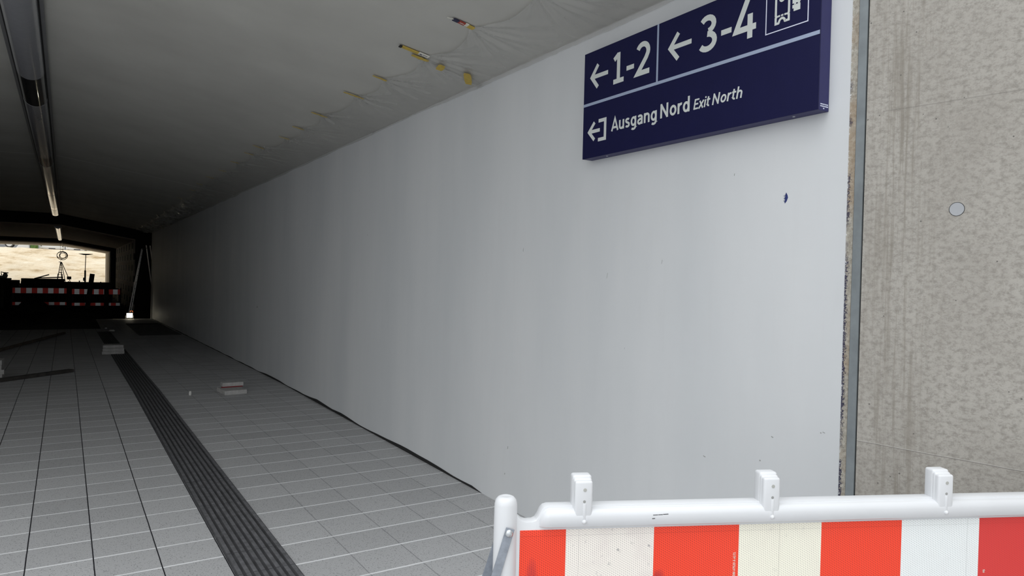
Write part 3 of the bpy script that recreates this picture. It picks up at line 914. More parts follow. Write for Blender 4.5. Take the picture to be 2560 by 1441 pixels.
# ================================================================ BARRIERS
SP = 0.2187
def barrier(name, label, length, bands, loc, rotz, detail=True, grp=None, mats=('sheet_red', 'sheet_cream'), body='white_plastic'):
    """fence panel; local x along it, -y towards the viewer, origin at the sheet's upper left corner on the ground"""
    t = thing(name, label, 'barrier', loc, rotz, grp)
    def post(x, seg):
        m = MB()
        m.lathe([(0.030, 0.06), (0.0285, 0.30), (0.0275, 0.95), (0.0268, 1.012), (0.0245, 1.022), (0.019, 1.0285), (0.012, 1.0312), (0.009, 1.0300), (0.0, 1.0297)], seg, (x, 0.004, 0))
        return m.build('post', body, t, smooth=50)
    po = post(-0.034, 32); post(length + 0.034, 32)
    # moulded panel: outline with the low necks beside both posts, a window between the boards
    L = length
    def neck(s):
        pts = [(-0.020, 0.995), (-0.010, 0.990), (-0.003, 0.980), (0.004, 0.9735), (0.014, 0.970), (0.030, 0.9705), (0.038, 0.974), (0.044, 0.983), (0.050, 0.997), (0.056, 1.0035), (0.066, 1.0065)]
        return pts if s else [(L - x, z) for x, z in reversed(pts)]
    m = MB()
    top = neck(True) + neck(False)
    poly = [(-0.020, 0.700)] + top + [(L + 0.020, 0.700)]
    m.extrude([(x, z) for x, z in poly], 'y', -0.004, 0.028)
    m.box(-0.020, L + 0.020, -0.004, 0.028, 0.12, 0.30)
    m.box(-0.020, 0.06, -0.004, 0.028, 0.30, 0.70); m.box(L - 0.06, L + 0.02, -0.004, 0.028, 0.30, 0.70)
    nb = max(2, int(L / 0.16)); 
    for i in range(1, nb):
        x = L * i / nb
        m.box(x - 0.012, x + 0.012, 0.002, 0.022, 0.28, 0.72)
    m.build('panel', body, t, bevel=0.0022, smooth=40)
    m = MB()
    pr = [(-0.004, 0.9575), (-0.016, 0.9585), (-0.021, 0.9625), (-0.0235, 0.985), (-0.020, 0.9965), (-0.012, 1.0015), (-0.004, 1.0025)]
    secs = [(0.046, 0.012, 0), (0.0515, 0.45, 1), (0.0585, 0.85, 1), (0.068, 1.0, 1), (L - 0.068, 1.0, 1), (L - 0.0585, 0.85, 1), (L - 0.0515, 0.45, 1), (L - 0.046, 0.012, 0)]
    v = []; f = []
    n = len(pr)
    for x, k, q in secs:
        for y, z in pr:
            v.append((x, -0.004 + (y + 0.004) * max(k, 0.05), 0.9585 + (z - 0.9585) * (0.35 + 0.65 * k)))
    for i in range(len(secs) - 1):
        for j in range(n - 1):
            f.append((i * n + j, i * n + j + 1, (i + 1) * n + j + 1, (i + 1) * n + j))
    f += [tuple(range(n)), tuple(range((len(secs) - 1) * n, len(secs) * n))]
    m.add(v, f)
    m.build('top_rail', body, t, smooth=45)
    # lamp holders standing on the rail
    xs = [0.148 + 0.473 * i for i in range(int((L - 0.15) / 0.473) + 1)]
    for x in xs:
        m = MB()
        m.rbox(x - 0.0215, x + 0.0215, -0.0225, 0.006, 0.975, 1.0695, 0.0055)
        m.rbox(x - 0.0235, x + 0.0235, -0.0045, 0.028, 0.975, 1.0785, 0.0065)
        m.rbox(x - 0.0225, x + 0.0225, -0.012, 0.010, 0.975, 1.0730, 0.006)
        m.lathe([(0.0, -0.0275), (0.0042, -0.0262), (0.0060, -0.0225), (0.0064, -0.014)], 16, (x + 0.002, 0, 0.9735), axis='y')
        m.rbox(x - 0.002, x + 0.005, -0.0236, -0.018, 0.976, 1.017, 0.001, 2)
        tb = m.build('lamp_holder', body, t, smooth=50)
        if detail:
            m = MB(); m.lathe([(0.0, -0.0235), (0.0042, -0.0233), (0.0042, -0.021)], 16, (x + 0.002, 0, 1.049), axis='y')
            m.build('rivet', 'hole', tb, smooth=40)
            m = MB(); m.lathe([(0.0, -0.0232), (0.0034, -0.023), (0.0034, -0.021)], 12, (x + 0.001, 0, 1.0215), axis='y')
            m.build('slot', 'dark_hole', tb, smooth=40)
    def sheet(nm, z0, z1, bnds, inset=0.0, slant=0.0):
        m = MB()
        mi = sorted(set(b[2] for b in bnds))
        for x0, x1, mt in bnds:
            m.box(x0, x1, -0.0052, -0.0038, z0, z1, mi.index(mt))
        return m.build(nm, mi, t)
    up = sheet('reflective_sheet', 0.702, 0.9505, bands)
    low = []
    x = 0.0; k = 0
    while x < L - 1e-3:
        x1 = min(L, x + (SP if k else SP / 2)); low.append((x, x1, mats[k % 2])); x = x1; k += 1
    sheet('lower_sheet', 0.14, 0.28, low)
    for x in (-0.034, L + 0.034):
        m = MB()
        m.box(x - 0.068, x + 0.068, -0.25, 0.25, 0.0, 0.065); m.box(x - 0.05, x + 0.05, -0.10, 0.10, 0.06, 0.11)
        m.build('foot', 'rubber', t, bevel=0.012, smooth=50)
    return t, po, up

# near barrier
yaw_b = math.atan2(-0.4090559, 0.91250932)
bands = [(0.0, 0.1105, 'sheet_red'), (0.1105, 0.328, 'sheet_dirty'), (0.328, 0.546, 'sheet_red'), (0.546, 0.765, 'sheet_cream'), (0.765, 0.986, 'sheet_red'), (0.986, 1.207, 'sheet_white'), (1.207, 1.43, 'sheet_red_plain'), (1.43, 1.60, 'sheet_white')]
BL = 1.60
nb, npost, nsheet = barrier('construction_barrier', 'white plastic fence with red and white reflective stripes in the foreground', BL, bands, (0.899, 1.364, 0), yaw_b)
m = MB()
for x0, x1, z0 in ((0.318, 0.330, 0.9858), (0.331, 0.342, 0.9862), (0.343, 0.356, 0.9872), (0.316, 0.323, 0.9775)):
    m.bar((x0, -0.0233, z0), (x1, -0.0234, z0 + 0.0004), 0.0006, 0.0013)
m.build('scuff_mark', 'black', nb)
# hanging coupling straps on the left post, front and back
for s_, y in (('front', -0.0265), ('back', 0.036)):
    m = MB()
    if y < 0:
        a_, b2 = Vector((-0.0262, y, 0.964)), Vector((-0.0262 - 0.118, y - 0.003, 0.560))
    else:
        a_, b2 = Vector((-0.030, y, 0.964)), Vector((-0.030 - 0.125, y + 0.003, 0.560))
    d_ = (b2 - a_).normalized()
    m.bar(a_, b2, 0.0205, 0.0028, up=(0, 1, 0))
    st_ = m.build('coupling_strap', 'steel_strap', nb, bevel=0.0006)
    st_['label'] = 'grey steel strap'
    m = MB(); yy = y - 0.0014 if y < 0 else y + 0.0014; sg = -1 if y < 0 else 1
    m.lathe([(0.0092, 0.0), (0.0090, sg * 0.0022), (0.0062, sg * 0.0048), (0.002, sg * 0.0058), (0.0, sg * 0.0058)], 24, (a_.x - 0.003, yy, 0.953), axis='y')
    m.build('bolt', 'bolt', st_, smooth=50)
# printed standard number on the second red stripe
def bt(u, v, w=0.0):
    return (0.5385 - v, -0.0052 - w * 0.5, 0.823 + u)
m = MB(); write(m, 'DIN 67520 A 6171', 0.0, 0.0, 0.0062, 0.0600, S=bt)
ls = m.build('print', 'white_label', nsheet); ls['label'] = 'small white upright print'
def bt2(u, v, w=0.0):
    return (1.2275 - v, -0.0052 - w * 0.5, 0.807 + u)
m = MB(); write(m, '95', 0.0, 0.0, 0.0062, 0.0090, S=bt2); m.build('print', 'white_label', nsheet)

# two more of the same kind, far inside the underpass
def far_bands(L):
    st = (L - 0.2) / 9
    return [(0.0, 0.1, 'far_red')] + [(0.1 + st * k, 0.1 + st * (k + 1), ('far_white', 'far_red')[k % 2]) for k in range(9)] + [(L - 0.1, L, 'far_red')]
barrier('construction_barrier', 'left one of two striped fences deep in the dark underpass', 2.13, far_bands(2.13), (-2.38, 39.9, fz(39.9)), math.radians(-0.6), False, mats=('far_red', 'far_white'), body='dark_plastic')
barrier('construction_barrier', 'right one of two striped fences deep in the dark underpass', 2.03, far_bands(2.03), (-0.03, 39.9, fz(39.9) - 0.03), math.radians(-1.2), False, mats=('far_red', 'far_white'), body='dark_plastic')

# ================================================================ CEILING LAMPS
def lamp_x(y):
    return -0.305 - 0.0083 * y
def lamp(y0, y1, zc, label, dark=1.25):
    t = thing('ceiling_luminaire', label, 'lamp', (lamp_x((y0 + y1) / 2), (y0 + y1) / 2, zc), 0, 'tubular lamps along the ceiling')
    L = (y1 - y0) / 2
    k = 0.0083
    def sweep(m, poly, a0, a1, mi=0):
        n = len(poly)
        v = [(p[0] - k * a0, a0, p[1]) for p in poly] + [(p[0] - k * a1, a1, p[1]) for p in poly]
        f = [(i, (i + 1) % n, n + (i + 1) % n, n + i) for i in range(n)] + [tuple(range(n))[::-1], tuple(range(n, 2 * n))]
        m.add(v, f, mi)
    m = MB()
    sweep(m, [(-0.150, 0.02), (-0.150, -0.022), (0.150, -0.022), (0.150, 0.02)], -L, L)
    m.build('mounting_rail', 'lamp_rail', t)
    half = [(0.112 * math.cos(math.radians(a)), -0.036 - 0.095 * math.sin(math.radians(a))) for a in range(0, 181, 10)]
    half = [(0.112, -0.020)] + half + [(-0.112, -0.020)]
    m = MB(); sweep(m, half, -L + 0.004, L - dark)
    m.build('cover', 'lamp_cover', t, smooth=40)
    m = MB(); sweep(m, [(x * 0.99, z) for x, z in half], L - dark + 0.002, L - 0.012)
    m.build('dark_end_cover', 'lamp_dark', t, smooth=40)
    m = MB(); sweep(m, [(x * 1.015, z * 1.015) for x, z in half], L - 0.012, L + 0.002)
    m.build('joint_ring', 'lamp_rail', t, smooth=40)
    for s_ in (-1, 1):
        m = MB(); sweep(m, [(s_ * 0.114, -0.020), (s_ * 0.114, -0.027), (s_ * 0.124, -0.027), (s_ * 0.124, -0.020)], -L, L)
        m.build('edge_gap', 'black', t)
ZC = 3.478
for y0, y1, lb, dk in ((3.9, 9.5, 'grey tubular ceiling lamp entering at the top left corner of the photo', 1.32), (9.5, 15.07, 'tubular ceiling lamp between the first and the second dark cover piece', 1.15),
                   (15.07, 20.85, 'tubular ceiling lamp just past the thin ceiling seam', 0.95), (20.85, 26.05, 'tubular ceiling lamp before the last bright one of the first ceiling', 0.8), (26.05, 28.95, 'last short bright tubular lamp before the dark gap in the ceiling', 0.5)):
    lamp(y0, y1, ZC, lb, dk)
for y0, y1, lb in ((38.75, 44.2, 'first tubular lamp past the dark ceiling gap'), (44.2, 49.7, 'second tubular lamp past the dark ceiling gap'), (49.7, 55.1, 'last tubular lamp, above the hanging cable coil')):
    lamp(y0, y1, ZC + 0.03, lb, 0.4)

# ================================================================ MASKING FILM AND TAPES
def ceil_z(x, y):
    return 2.955 + (2.55 - x) * (0.53 / (2.55 - ridge(y)))
tapes = [  # centre x, y, length, width, turn
 (2.00, 4.425, 0.125, 0.042, -4), (2.145, 4.40, 0.104, 0.052, 78), (2.361, 4.396, 0.20, 0.056, 58),
 (1.965, 5.08, 0.115, 0.026, 0), (1.975, 5.69, 0.175, 0.026, -3), (1.955, 6.595, 0.155, 0.026, -2), (1.955, 7.33, 0.12, 0.026, -3),
 (1.97, 7.95, 0.11, 0.024, -8), (1.885, 8.82, 0.14, 0.026, 8), (1.885, 9.385, 0.12, 0.024, 2), (1.88, 10.26, 0.12, 0.024, -10), (1.885, 11.23, 0.1, 0.024, -8), (1.865, 12.2, 0.13, 0.024, 2), (1.85, 13.27, 0.1, 0.024, 3), (1.88, 14.3, 0.11, 0.024, 0), (1.88, 16.1, 0.11, 0.024, 4)]
def film(name, label, anchors, y0, y1, ends=None, dy=0.03, rough=0.0):
    """thin sheet hung between tape anchors (x, y) and the wall corner"""
    an = sorted(anchors, key=lambda a: a[1])
    def edge(y):
        for (xa, ya), (xb, yb) in zip(an, an[1:]):
            if ya <= y <= yb:
                s = (y - ya) / (yb - ya)
                sag = min(0.085, 0.14 * (yb - ya)) * (4 * s * (1 - s)) ** 0.9
                return xa + (xb - xa) * s + sag, (4 * s * (1 - s)) ** 0.8 * min(1, (yb - ya))
        return (an[0][0], 0) if y < an[0][1] else (an[-1][0], 0)
    ny = int((y1 - y0) / dy); nx = 40
    def pt(a, b):
        y = y0 + (y1 - y0) * b
        e, sg = edge(y)
        lap = 0.0
        if a > 0.9:      # the sheet laps over the corner onto the wall
            lap = (a - 0.9) / 0.1 * (0.020 + 0.018 * nz(3, y, 1, 1.4))
            a = 0.9
        a = a / 0.9
        x = e + (2.494 - e) * a
        yy = y
        if ends:
            yy = y + (ends(x) * (1 - b) if y < (y0 + y1) / 2 else 0)
        drop = 0.005 + 0.014 * sg * (1 - a) ** 1.5 + 0.010 * (4 * a * (1 - a))
        for xa, ya in an:
            dx, dyy = x - xa, yy - ya
            r = math.hypot(dx, dyy)
            if r < 0.55:
                th = math.atan2(dyy, max(dx, 1e-4))
                drop += 0.011 * math.sin(th * 9 + ya * 3.1) * min(1, r / 0.08) * math.exp(-r / 0.26) + 0.010 * math.sin(th * 21 + ya) * min(1, r / 0.08) * math.exp(-r / 0.24)
        drop += 0.004 * nz(x, yy, 0, 9) * (4 * a * (1 - a)) + rough * (abs(nz(x * 1.6, yy * 3.2, 2, 2.2)) + 0.5 * abs(nz(x * 2, yy * 5, 4, 3.0))) * min(1, max(0, (yy - 12) / 8)) * (4 * a * (1 - a)) ** 0.5
        return (x, yy, ceil_z(x, yy) - max(0.004, drop) - lap)
    m = MB(); m.grid(nx, ny, pt)
    return tag(m.build(name, 'film', smooth=180, fix=False), label, 'film')
anch = [(t_[0] + 0.0, t_[1]) for i_, t_ in enumerate(tapes) if i_ not in (1, 2)] + [(1.9, y) for y in (18.0, 19.6, 21.3, 23.0, 24.7, 26.4, 28.2, 29.3)]
film('masking_film', 'long translucent plastic strip taped in scallops along the ceiling edge', anch, 4.43, 29.3, rough=0.09, dy=0.03)
film('masking_film', 'wrinkled translucent plastic sheet on the ceiling above the blue sign', [(1.97, 1.97), (1.96, 2.4), (2.02, 3.05), (1.99, 3.71), (2.01, 4.37)], 1.95, 4.50, dy=0.015)
def on_ceiling(o, x, y, turn, off=0.004):
    o.location = (x, y, ceil_z(x, y) - off)
    slope = math.atan(0.53 / (2.55 - ridge(y)))
    o.rotation_euler = (0, slope, 0)
    o.rotation_euler = (Matrix.Rotation(slope, 4, 'Y') @ Matrix.Rotation(math.radians(turn), 4, 'Z')).to_euler()
tape_lb = {0: 'long yellow tape piece right under the yellow packaging strip', 1: 'square yellow tape piece on the ceiling film, middle of three in a row', 2: 'yellow tape piece at the wall corner end of the film',
           3: 'first yellow tape piece down the scalloped film edge', 4: 'widest thin yellow tape piece along the scalloped film edge', 5: 'third yellow tape piece down the scalloped film edge', 6: 'fourth yellow tape piece down the scalloped film edge', 7: 'fifth yellow tape piece down the scalloped film edge'}
ordn = ['sixth', 'seventh', 'eighth', 'ninth', 'tenth', 'eleventh', 'twelfth', 'thirteenth']
for i, (x, y, L, w, tr) in enumerate(tapes):
    m = MB()
    k = 9
    rnd = random.Random(i)
    def pt(a, b, L=L, w=w, rnd=rnd):
        e = 0.0
        xx = (a - 0.5) * L
        yy = (b - 0.5) * w * (1 - 0.25 * abs(2 * a - 1) ** 3)
        return (xx + rnd.uniform(-1, 1) * 0.002, yy + rnd.uniform(-1, 1) * 0.0015, rnd.uniform(-1, 1) * 0.0012 - 0.0012)
    m.grid(k, 3, pt)
    o = m.build('tape_piece', 'yellow_tape', fix=False)
    sol = o.modifiers.new('thickness', 'SOLIDIFY'); sol.thickness = 0.0012
    on_ceiling(o, x, y, tr, 0.030 if i in (1, 2) else 0.012)
    tag(o, tape_lb.get(i) or '%s yellow tape piece down the scalloped film edge' % ordn[i - 8], 'tape', 'yellow tape pieces holding the film')
# torn packaging strips used as fixing
t = thing('packaging_strip', 'yellow packaging strip with a white label at the film edge', 'packaging', (0, 0, 0), 0)
on_ceiling(t, 1.93, 4.365, -2, 0.009)
m = MB(); m.box(-0.090, 0.035, -0.014, 0.020, -0.004, 0.002); m.build('strip', 'yellow_tape', t)
m = MB(); m.box(-0.106, -0.088, -0.010, 0.024, -0.0045, 0.0015); m.build('dark_end', 'black', t)
m = MB(); m.box(0.030, 0.106, -0.022, 0.012, -0.0055, 0.0015); lbm = m.build('label', 'white_label', t)
m = MB(); m.box(0.040, 0.056, -0.010, 0.002, -0.0062, -0.0054); m.box(0.060, 0.092, -0.013, -0.008, -0.0062, -0.0054); m.build('print', 'navy_label', lbm)
t = thing('packaging_strip', 'red and navy packaging strip on the ceiling near the top of the photo', 'packaging', (0, 0, 0), 0)
on_ceiling(t, 1.95, 3.71, 0, 0.009)
m = MB(); m.box(-0.066, -0.030, -0.016, 0.016, -0.004, 0.002); m.build('navy_end', 'navy_label', t)
m = MB(); m.box(-0.030, 0.012, -0.018, 0.014, -0.004, 0.002); rl = m.build('red_part', 'red_label', t)
m = MB(); m.box(-0.022, 0.006, -0.006, -0.001, -0.0048, -0.0039); m.build('print', 'white_label', rl)
m = MB(); m.box(0.012, 0.032, -0.024, 0.010, -0.0045, 0.002); m.build('label', 'white_label', t)
m = MB(); m.box(0.026, 0.076, -0.018, 0.018, -0.0035, 0.002); m.build('yellow_end', 'yellow_tape', t)
m = MB(); m.bar((-0.066, -0.004, -0.002), (-0.102, 0.006, -0.004), 0.006, 0.002); m.build('torn_end', 'white_label', t)
# ================================================================ THINGS ON THE FLOOR
def slab(x, y, z, rz, label, grp, sx=0.30, sy=0.30, th=0.05, tilt=(0, 0)):
    m = MB(); m.box(-sx / 2, sx / 2, -sy / 2, sy / 2, 0, th)
    o = m.build('paving_slab', 'slab', bevel=0.004)
    o.location = (x, y, z); o.rotation_euler = (tilt[0], tilt[1], rz)
    return tag(o, label, 'slab', grp)
# pair right of the guide strip
slab(1.74, 9.42, 0.001, math.radians(6), 'flat lower slab of the pair lying right of the dark guide strip', 'loose slabs on the paving', 0.27, 0.36, 0.055)
slab(1.77, 9.58, 0.067, math.radians(3), 'upper slab set back on the pair right of the dark guide strip', 'loose slabs on the paving', 0.26, 0.12, 0.05, (math.radians(2), 0))
m = MB(); m.box(-0.13, 0.13, -0.02, 0.02, 0, 0.010)
o = m.build('red_strip', 'red_plastic', bevel=0.002); o.location = (1.76, 9.515, 0.0565); o.rotation_euler = (0, 0, math.radians(4))
tag(o, 'dark red strip lying between the two pale slabs', 'strip')
# stack of three beside the guide strip
for k, (dx, dy, rz, lb) in enumerate(((0.0, 0.0, 3, 'bottom slab of the three stacked against the guide strip'), (0.015, 0.01, -2, 'middle slab of the three stacked against the guide strip'), (0.005, 0.05, 1, 'top slab of the three stacked against the guide strip'))):
    slab(0.655 + dx, 15.22 + dy, fz(15.22) + 0.008 + 0.056 * k, math.radians(rz), lb, 'loose slabs on the paving', 0.37 - 0.015 * k, 0.30, 0.055)
for k, lb in enumerate(('lowest slab of the stack at the left edge of the photo', 'second slab from below at the left edge of the photo', 'third slab from below at the left edge of the photo', 'top slab of the stack at the left edge of the photo')):
    slab(-0.96 + random.uniform(-0.012, 0.012), 12.1, fz(12.1) + 0.002 + 0.066 * k, math.radians(random.uniform(-3, 3)), lb, 'loose slabs on the paving', 0.30, 0.30, 0.065)
def lump(name, mat, x, y, z, sx, sy, sz, label, cat, seed=0, sub=2):
    bm = bmesh.new(); bmesh.ops.create_icosphere(bm, subdivisions=sub, radius=1)
    for v_ in bm.verts:
        k = 1 + 0.25 * nz(v_.co.x + seed, v_.co.y, v_.co.z, 1.6)
        v_.co = Vector((v_.co.x * sx * k, v_.co.y * sy * k, max(-0.25, v_.co.z) * sz * k + 0.25 * sz))
    me = bpy.data.meshes.new(name); bm.to_mesh(me); bm.free()
    me.materials.append(MAT[mat]); o = bpy.data.objects.new(name, me); COL.objects.link(o)
    o.location = (x, y, z)
    return tag(o, label, cat)
m = MB(); m.lathe([(0.012, 0), (0.016, 0.008), (0.015, 0.042), (0.010, 0.052), (0.0, 0.054)], 16)
o = m.build('paper_cup', 'chalk', smooth=50); o.location = (1.25, 9.40, 0.002); tag(o, 'tiny white cup standing alone on the paving left of the slab pair', 'cup')
lump('rubble_piece', 'chalk', 0.92, 21.83, fz(21.83) + 0.006, 0.075, 0.05, 0.04, 'small pale rubble piece on the far end of the guide strip', 'rubble', 3)
m = MB(); m.bar((0.73, 24.6, fz(24.6) - 0.03), (0.81, 22.8, fz(22.8) + 0.03), 0.05, 0.03)
tag(m.build('timber_batten', 'slab', bevel=0.004), 'short pale batten lying where the slabs end', 'batten')
m = MB(); m.bar((-1.4, 11.05, fz(11.1) + 0.025), (0.0, 12.46, fz(12.4) + 0.025), 0.10, 0.045)
tag(m.build('plank', 'wood_dark', bevel=0.004), 'dark plank lying across the paving at the left edge', 'plank')
m = MB(); m.bar((-1.5, 14.9, fz(14.9) + 0.03), (-0.17, 21.0, fz(21) + 0.035), 0.07, 0.045)
tag(m.build('plank', 'wood', bevel=0.004), 'long thin plank further back on the dark left paving', 'plank')

# work floodlight on the floor
fx, fy = 1.77, 29.0
t = thing('floodlight', 'lit work floodlight standing on the floor by the wall end', 'lamp', (fx, fy, fz(fy) - 0.05), math.radians(8))
m = MB(); m.tube([(-0.13, 0.10, 0.02), (-0.13, -0.1, 0.02), (0.13, -0.1, 0.02), (0.13, 0.1, 0.02)], 0.014, 8)
m.tube([(-0.13, 0.0, 0.02), (-0.13, 0.0, 0.16)], 0.012, 8); m.tube([(0.13, 0.0, 0.02), (0.13, 0.0, 0.16)], 0.012, 8)
m.build('stand', 'dark_steel', t, smooth=40)
m = MB(); m.box(-0.115, 0.115, -0.02, 0.04, 0.06, 0.26); m.build('housing', 'black', t, bevel=0.01)
m = MB(); m.box(-0.095, 0.095, -0.024, -0.019, 0.08, 0.24); m.build('light_panel', 'led', t)
m = MB(); m.tube([(0.02, 0.02, 0.26), (0.03, 0.02, 0.33), (0.10, 0.02, 0.33), (0.12, 0.02, 0.26)], 0.014, 8); m.build('handle', 'orange', t, smooth=40)
ld = bpy.data.lights.new('floodlight_beam', 'SPOT'); ld.energy = 70; ld.color = (1, 0.88, 0.62); ld.spot_size = math.radians(150); ld.spot_blend = 0.6; ld.shadow_soft_size = 0.09
lo = bpy.data.objects.new('floodlight_beam', ld); COL.objects.link(lo); lo.parent = t
lo.location = (0, -0.04, 0.16); lo.rotation_euler = (math.radians(84), 0, 0)

# A-frame ladder in the dark recess
t = thing('stepladder', 'aluminium stepladder standing in the dark recess beyond the wall end', 'ladder', (2.58, 33.2, fz(33) - 0.06), 0)
H_ = 2.95
m = MB()
for s_ in (0.0, 0.14):
    m.bar((-0.60 + s_ * 0.6, -0.10 + s_, 0.0), (-0.14 + s_ * 0.25, -0.02 + s_, H_ - 0.16), 0.035, 0.05)
m.build('front_rails', 'alu', t)
m = MB(); m.bar((0.42, 0.1, 0.0), (0.03, 0.05, H_), 0.03, 0.05); m.bar((0.60, 0.5, 0.0), (0.20, 0.35, H_), 0.03, 0.05)
m.build('rear_rails', 'alu', t)
for k in range(1, 10):
    a = k / 10
    m = MB(); m.bar((-0.60 + 0.46 * a, -0.10 + 0.08 * a, H_ * 0.94 * a), (-0.516 + 0.41 * a, 0.04 + 0.08 * a, H_ * 0.94 * a), 0.03, 0.025)
    m.build('rung', 'dark_steel', t)
m = MB(); m.bar((-0.15, 0.05, H_ - 0.2), (0.06, 0.07, H_ - 0.12), 0.2, 0.02); m.build('top_hinge', 'dark_steel', t)

# ---- boards leaning on the far fences
m = MB(); m.bar((0.60, 39.25, fz(39) + 0.0), (0.80, 39.72, 1.30), 0.21, 0.035, up=(0, 1, 0))
tag(m.build('board', 'wood_dark', bevel=0.003), 'tilted dark board leaning on the far striped fence', 'board')
m = MB(); m.bar((1.40, 39.35, fz(39) + 0.0), (1.405, 39.74, 0.78), 0.20, 0.035, up=(0, 1, 0))
tag(m.build('board', 'wood_dark', bevel=0.003), 'upright dark board leaning on the right end of the far fence', 'board')
m = MB(); m.bar((-0.140, 39.5, fz(39) + 0.0), (-0.140, 39.79, 0.90), 0.13, 0.035, up=(0, 1, 0))
tag(m.build('board', 'wood_dark', bevel=0.003), 'narrow dark board covering the gap between the two far fences', 'board')

# ---- heaps of dug soil before and behind the fences
def heap(x0, x1, y0, y1, hh, label, seed, mat='soil'):
    m = MB()
    def pt(a, b):
        x = x0 + (x1 - x0) * a; y = y0 + (y1 - y0) * b
        k = min(1, 3.2 * min(a, 1 - a)) * min(1, 2.6 * min(b, 1 - b))
        k = k * k * (3 - 2 * k)
        return (x, y, fz(y) - 0.10 + hh * k * (0.86 + 0.22 * nz(x + seed, y, 0, 1.1) + 0.10 * nz(x, y + seed, 2, 3.3)))
    m.grid(46, 22, pt)
    return tag(m.build('soil_heap', mat, smooth=80), label, 'heap')
heap(-2.3, -0.55, 34.6, 37.4, 0.56, 'low dark soil heap in front of the left far fence', 1)
heap(-5.6, -2.4, 33.5, 38.5, 0.75, 'dark soil heap left of the far fences', 4)
heap(-1.4, 1.2, 30.5, 34.5, 0.28, 'flat dark rubble heap on the unpaved floor', 8)
heap(-5.5, 2.3, 49.2, 56.0, 1.15, 'long spoil heap behind the far fences', 12, 'sand')
# dark formwork panels standing behind the fences
t = thing('formwork_panel', 'long low black formwork panel behind the far striped fences', 'panel', (-0.23, 47.5, -0.5))
m = MB(); m.box(-2.23, 2.23, -0.07, 0.07, 0, 1.27); m.build('board', 'black', t, bevel=0.01)
for k in range(9):
    m = MB(); x = -2.1 + 0.53 * k; m.box(x - 0.03, x + 0.03, -0.11, -0.07, 0.0, 1.25 + 0.05 * (k % 3)); m.build('upright', 'dark_steel', t)
t = thing('formwork_panel', 'shorter taller black formwork panel with jutting strut', 'panel', (-1.43, 47.72, -0.5))
m = MB(); m.box(-1.03, 1.03, -0.06, 0.06, 0, 1.43); m.build('board', 'black', t, bevel=0.01)
m = MB(); m.bar((-0.42, 0, 1.42), (0.28, 0, 1.66), 0.05, 0.06); m.bar((-0.3, 0, 1.46), (0.95, 0, 1.52), 0.1, 0.06); m.build('battens', 'wood_dark', t)  # loose batten and plank, attached to the panel as its part
# trestle-like frame silhouetted against the sand
t = thing('trestle', 'black A-shaped trestle frame standing against the bright sand slope', 'trestle', (-0.52, 48.2, -0.50), 0)
for a, b in (((-0.41, 0, 0.0), (-0.10, 0, 2.4)), ((0.88, 0, 0.0), (-0.05, 0, 2.4)), ((0.05, 0.7, 0.0), (-0.09, 0.05, 2.38)), ((0.37, 0.7, 0.0), (-0.06, 0.05, 2.38))):
    m = MB(); m.bar(a, b, 0.035, 0.035); m.build('leg', 'black', t)
for k in range(1, 7):
    a = k / 7.5
    m = MB(); m.bar((-0.20 + 0.11 * a, 0, 1.4 + a), (0.02 - 0.07 * a, 0.28 * (1 - a), 1.4 + a), 0.025, 0.025); m.build('rung', 'black', t)
m = MB(); m.tube([(-0.25, 0, 1.3), (-0.22, 0, 1.70), (-0.12, 0, 1.82), (-0.02, 0, 1.70), (0.02, 0, 1.3)], 0.02, 6); m.build('hose_loop', 'black', t, smooth=50)
m = MB(); m.bar((-0.19, 0, 2.4), (-0.03, 0, 2.39), 0.04, 0.03); m.build('head_bar', 'black', t)
m = MB(); m.box(0.22, 0.44, -0.06, 0.1, 1.4, 1.57); m.build('clamp_block', 'black', t, bevel=0.02)
# pole with a wide flat disc
t = thing('pole_lamp', 'thin black pole with a wide flat shade against the sand slope', 'pole', (0.605, 48.1, -0.50), 0)
m = MB(); m.tube([(0, 0, 0), (0, 0, 1.5), (0.0, 0, 1.95)], 0.045, 10); m.build('lower_pole', 'black', t, smooth=50)
m = MB(); m.tube([(0, 0, 1.9), (0.02, 0, 2.92)], 0.020, 10); m.build('pole', 'black', t, smooth=50)
m = MB(); m.lathe([(0.0, 2.85), (0.12, 2.855), (0.25, 2.885), (0.36, 2.91), (0.36, 2.925), (0.25, 2.92), (0.1, 2.905), (0, 2.91)], 30, (0.02, 0, 0)); m.build('shade', 'black', t, smooth=60)
m = MB(); m.box(-0.10, -0.02, -0.05, 0.05, 1.33, 1.52); m.build('switch_box', 'black', t, bevel=0.008)
# coil of cable hanging from the ceiling
t = thing('cable_coil', 'coil of black cable hanging under the end of the ceiling lamps', 'cable', (-0.62, 55.1, 3.5), 0)
def ring(cx, cz, rx, rz_, y, n=36):
    return [(cx + rx * math.cos(2 * math.pi * i / n), y + 0.03 * math.sin(4 * math.pi * i / n), cz + rz_ * math.sin(2 * math.pi * i / n)) for i in range(n)]
for cx, cz, rx, rz_ in ((0.0, -1.12, 0.30, 0.28), (0.06, -1.13, 0.22, 0.26), (-0.02, -1.10, 0.28, 0.22), (0.04, -1.12, 0.17, 0.17)):
    m = MB(); m.tube(ring(cx, cz, rx, rz_, random.uniform(-0.04, 0.04)), 0.018, 6, closed=True); m.build('loop', 'cable', t, smooth=60)
m = MB(); m.tube([(-0.10, 0, 0.0), (-0.12, 0, -0.4), (-0.11, 0, -0.85)], 0.008, 6); m.tube([(0.08, 0, 0.0), (0.06, 0, -0.45), (0.02, 0, -0.86)], 0.008, 6)
m.build('hanging_wire', 'cable', t, smooth=60)
m = MB(); m.tube([(-0.08, 0, -1.36), (-0.10, 0, -1.62)], 0.007, 6); m.build('loose_end', 'chalk', t, smooth=60)
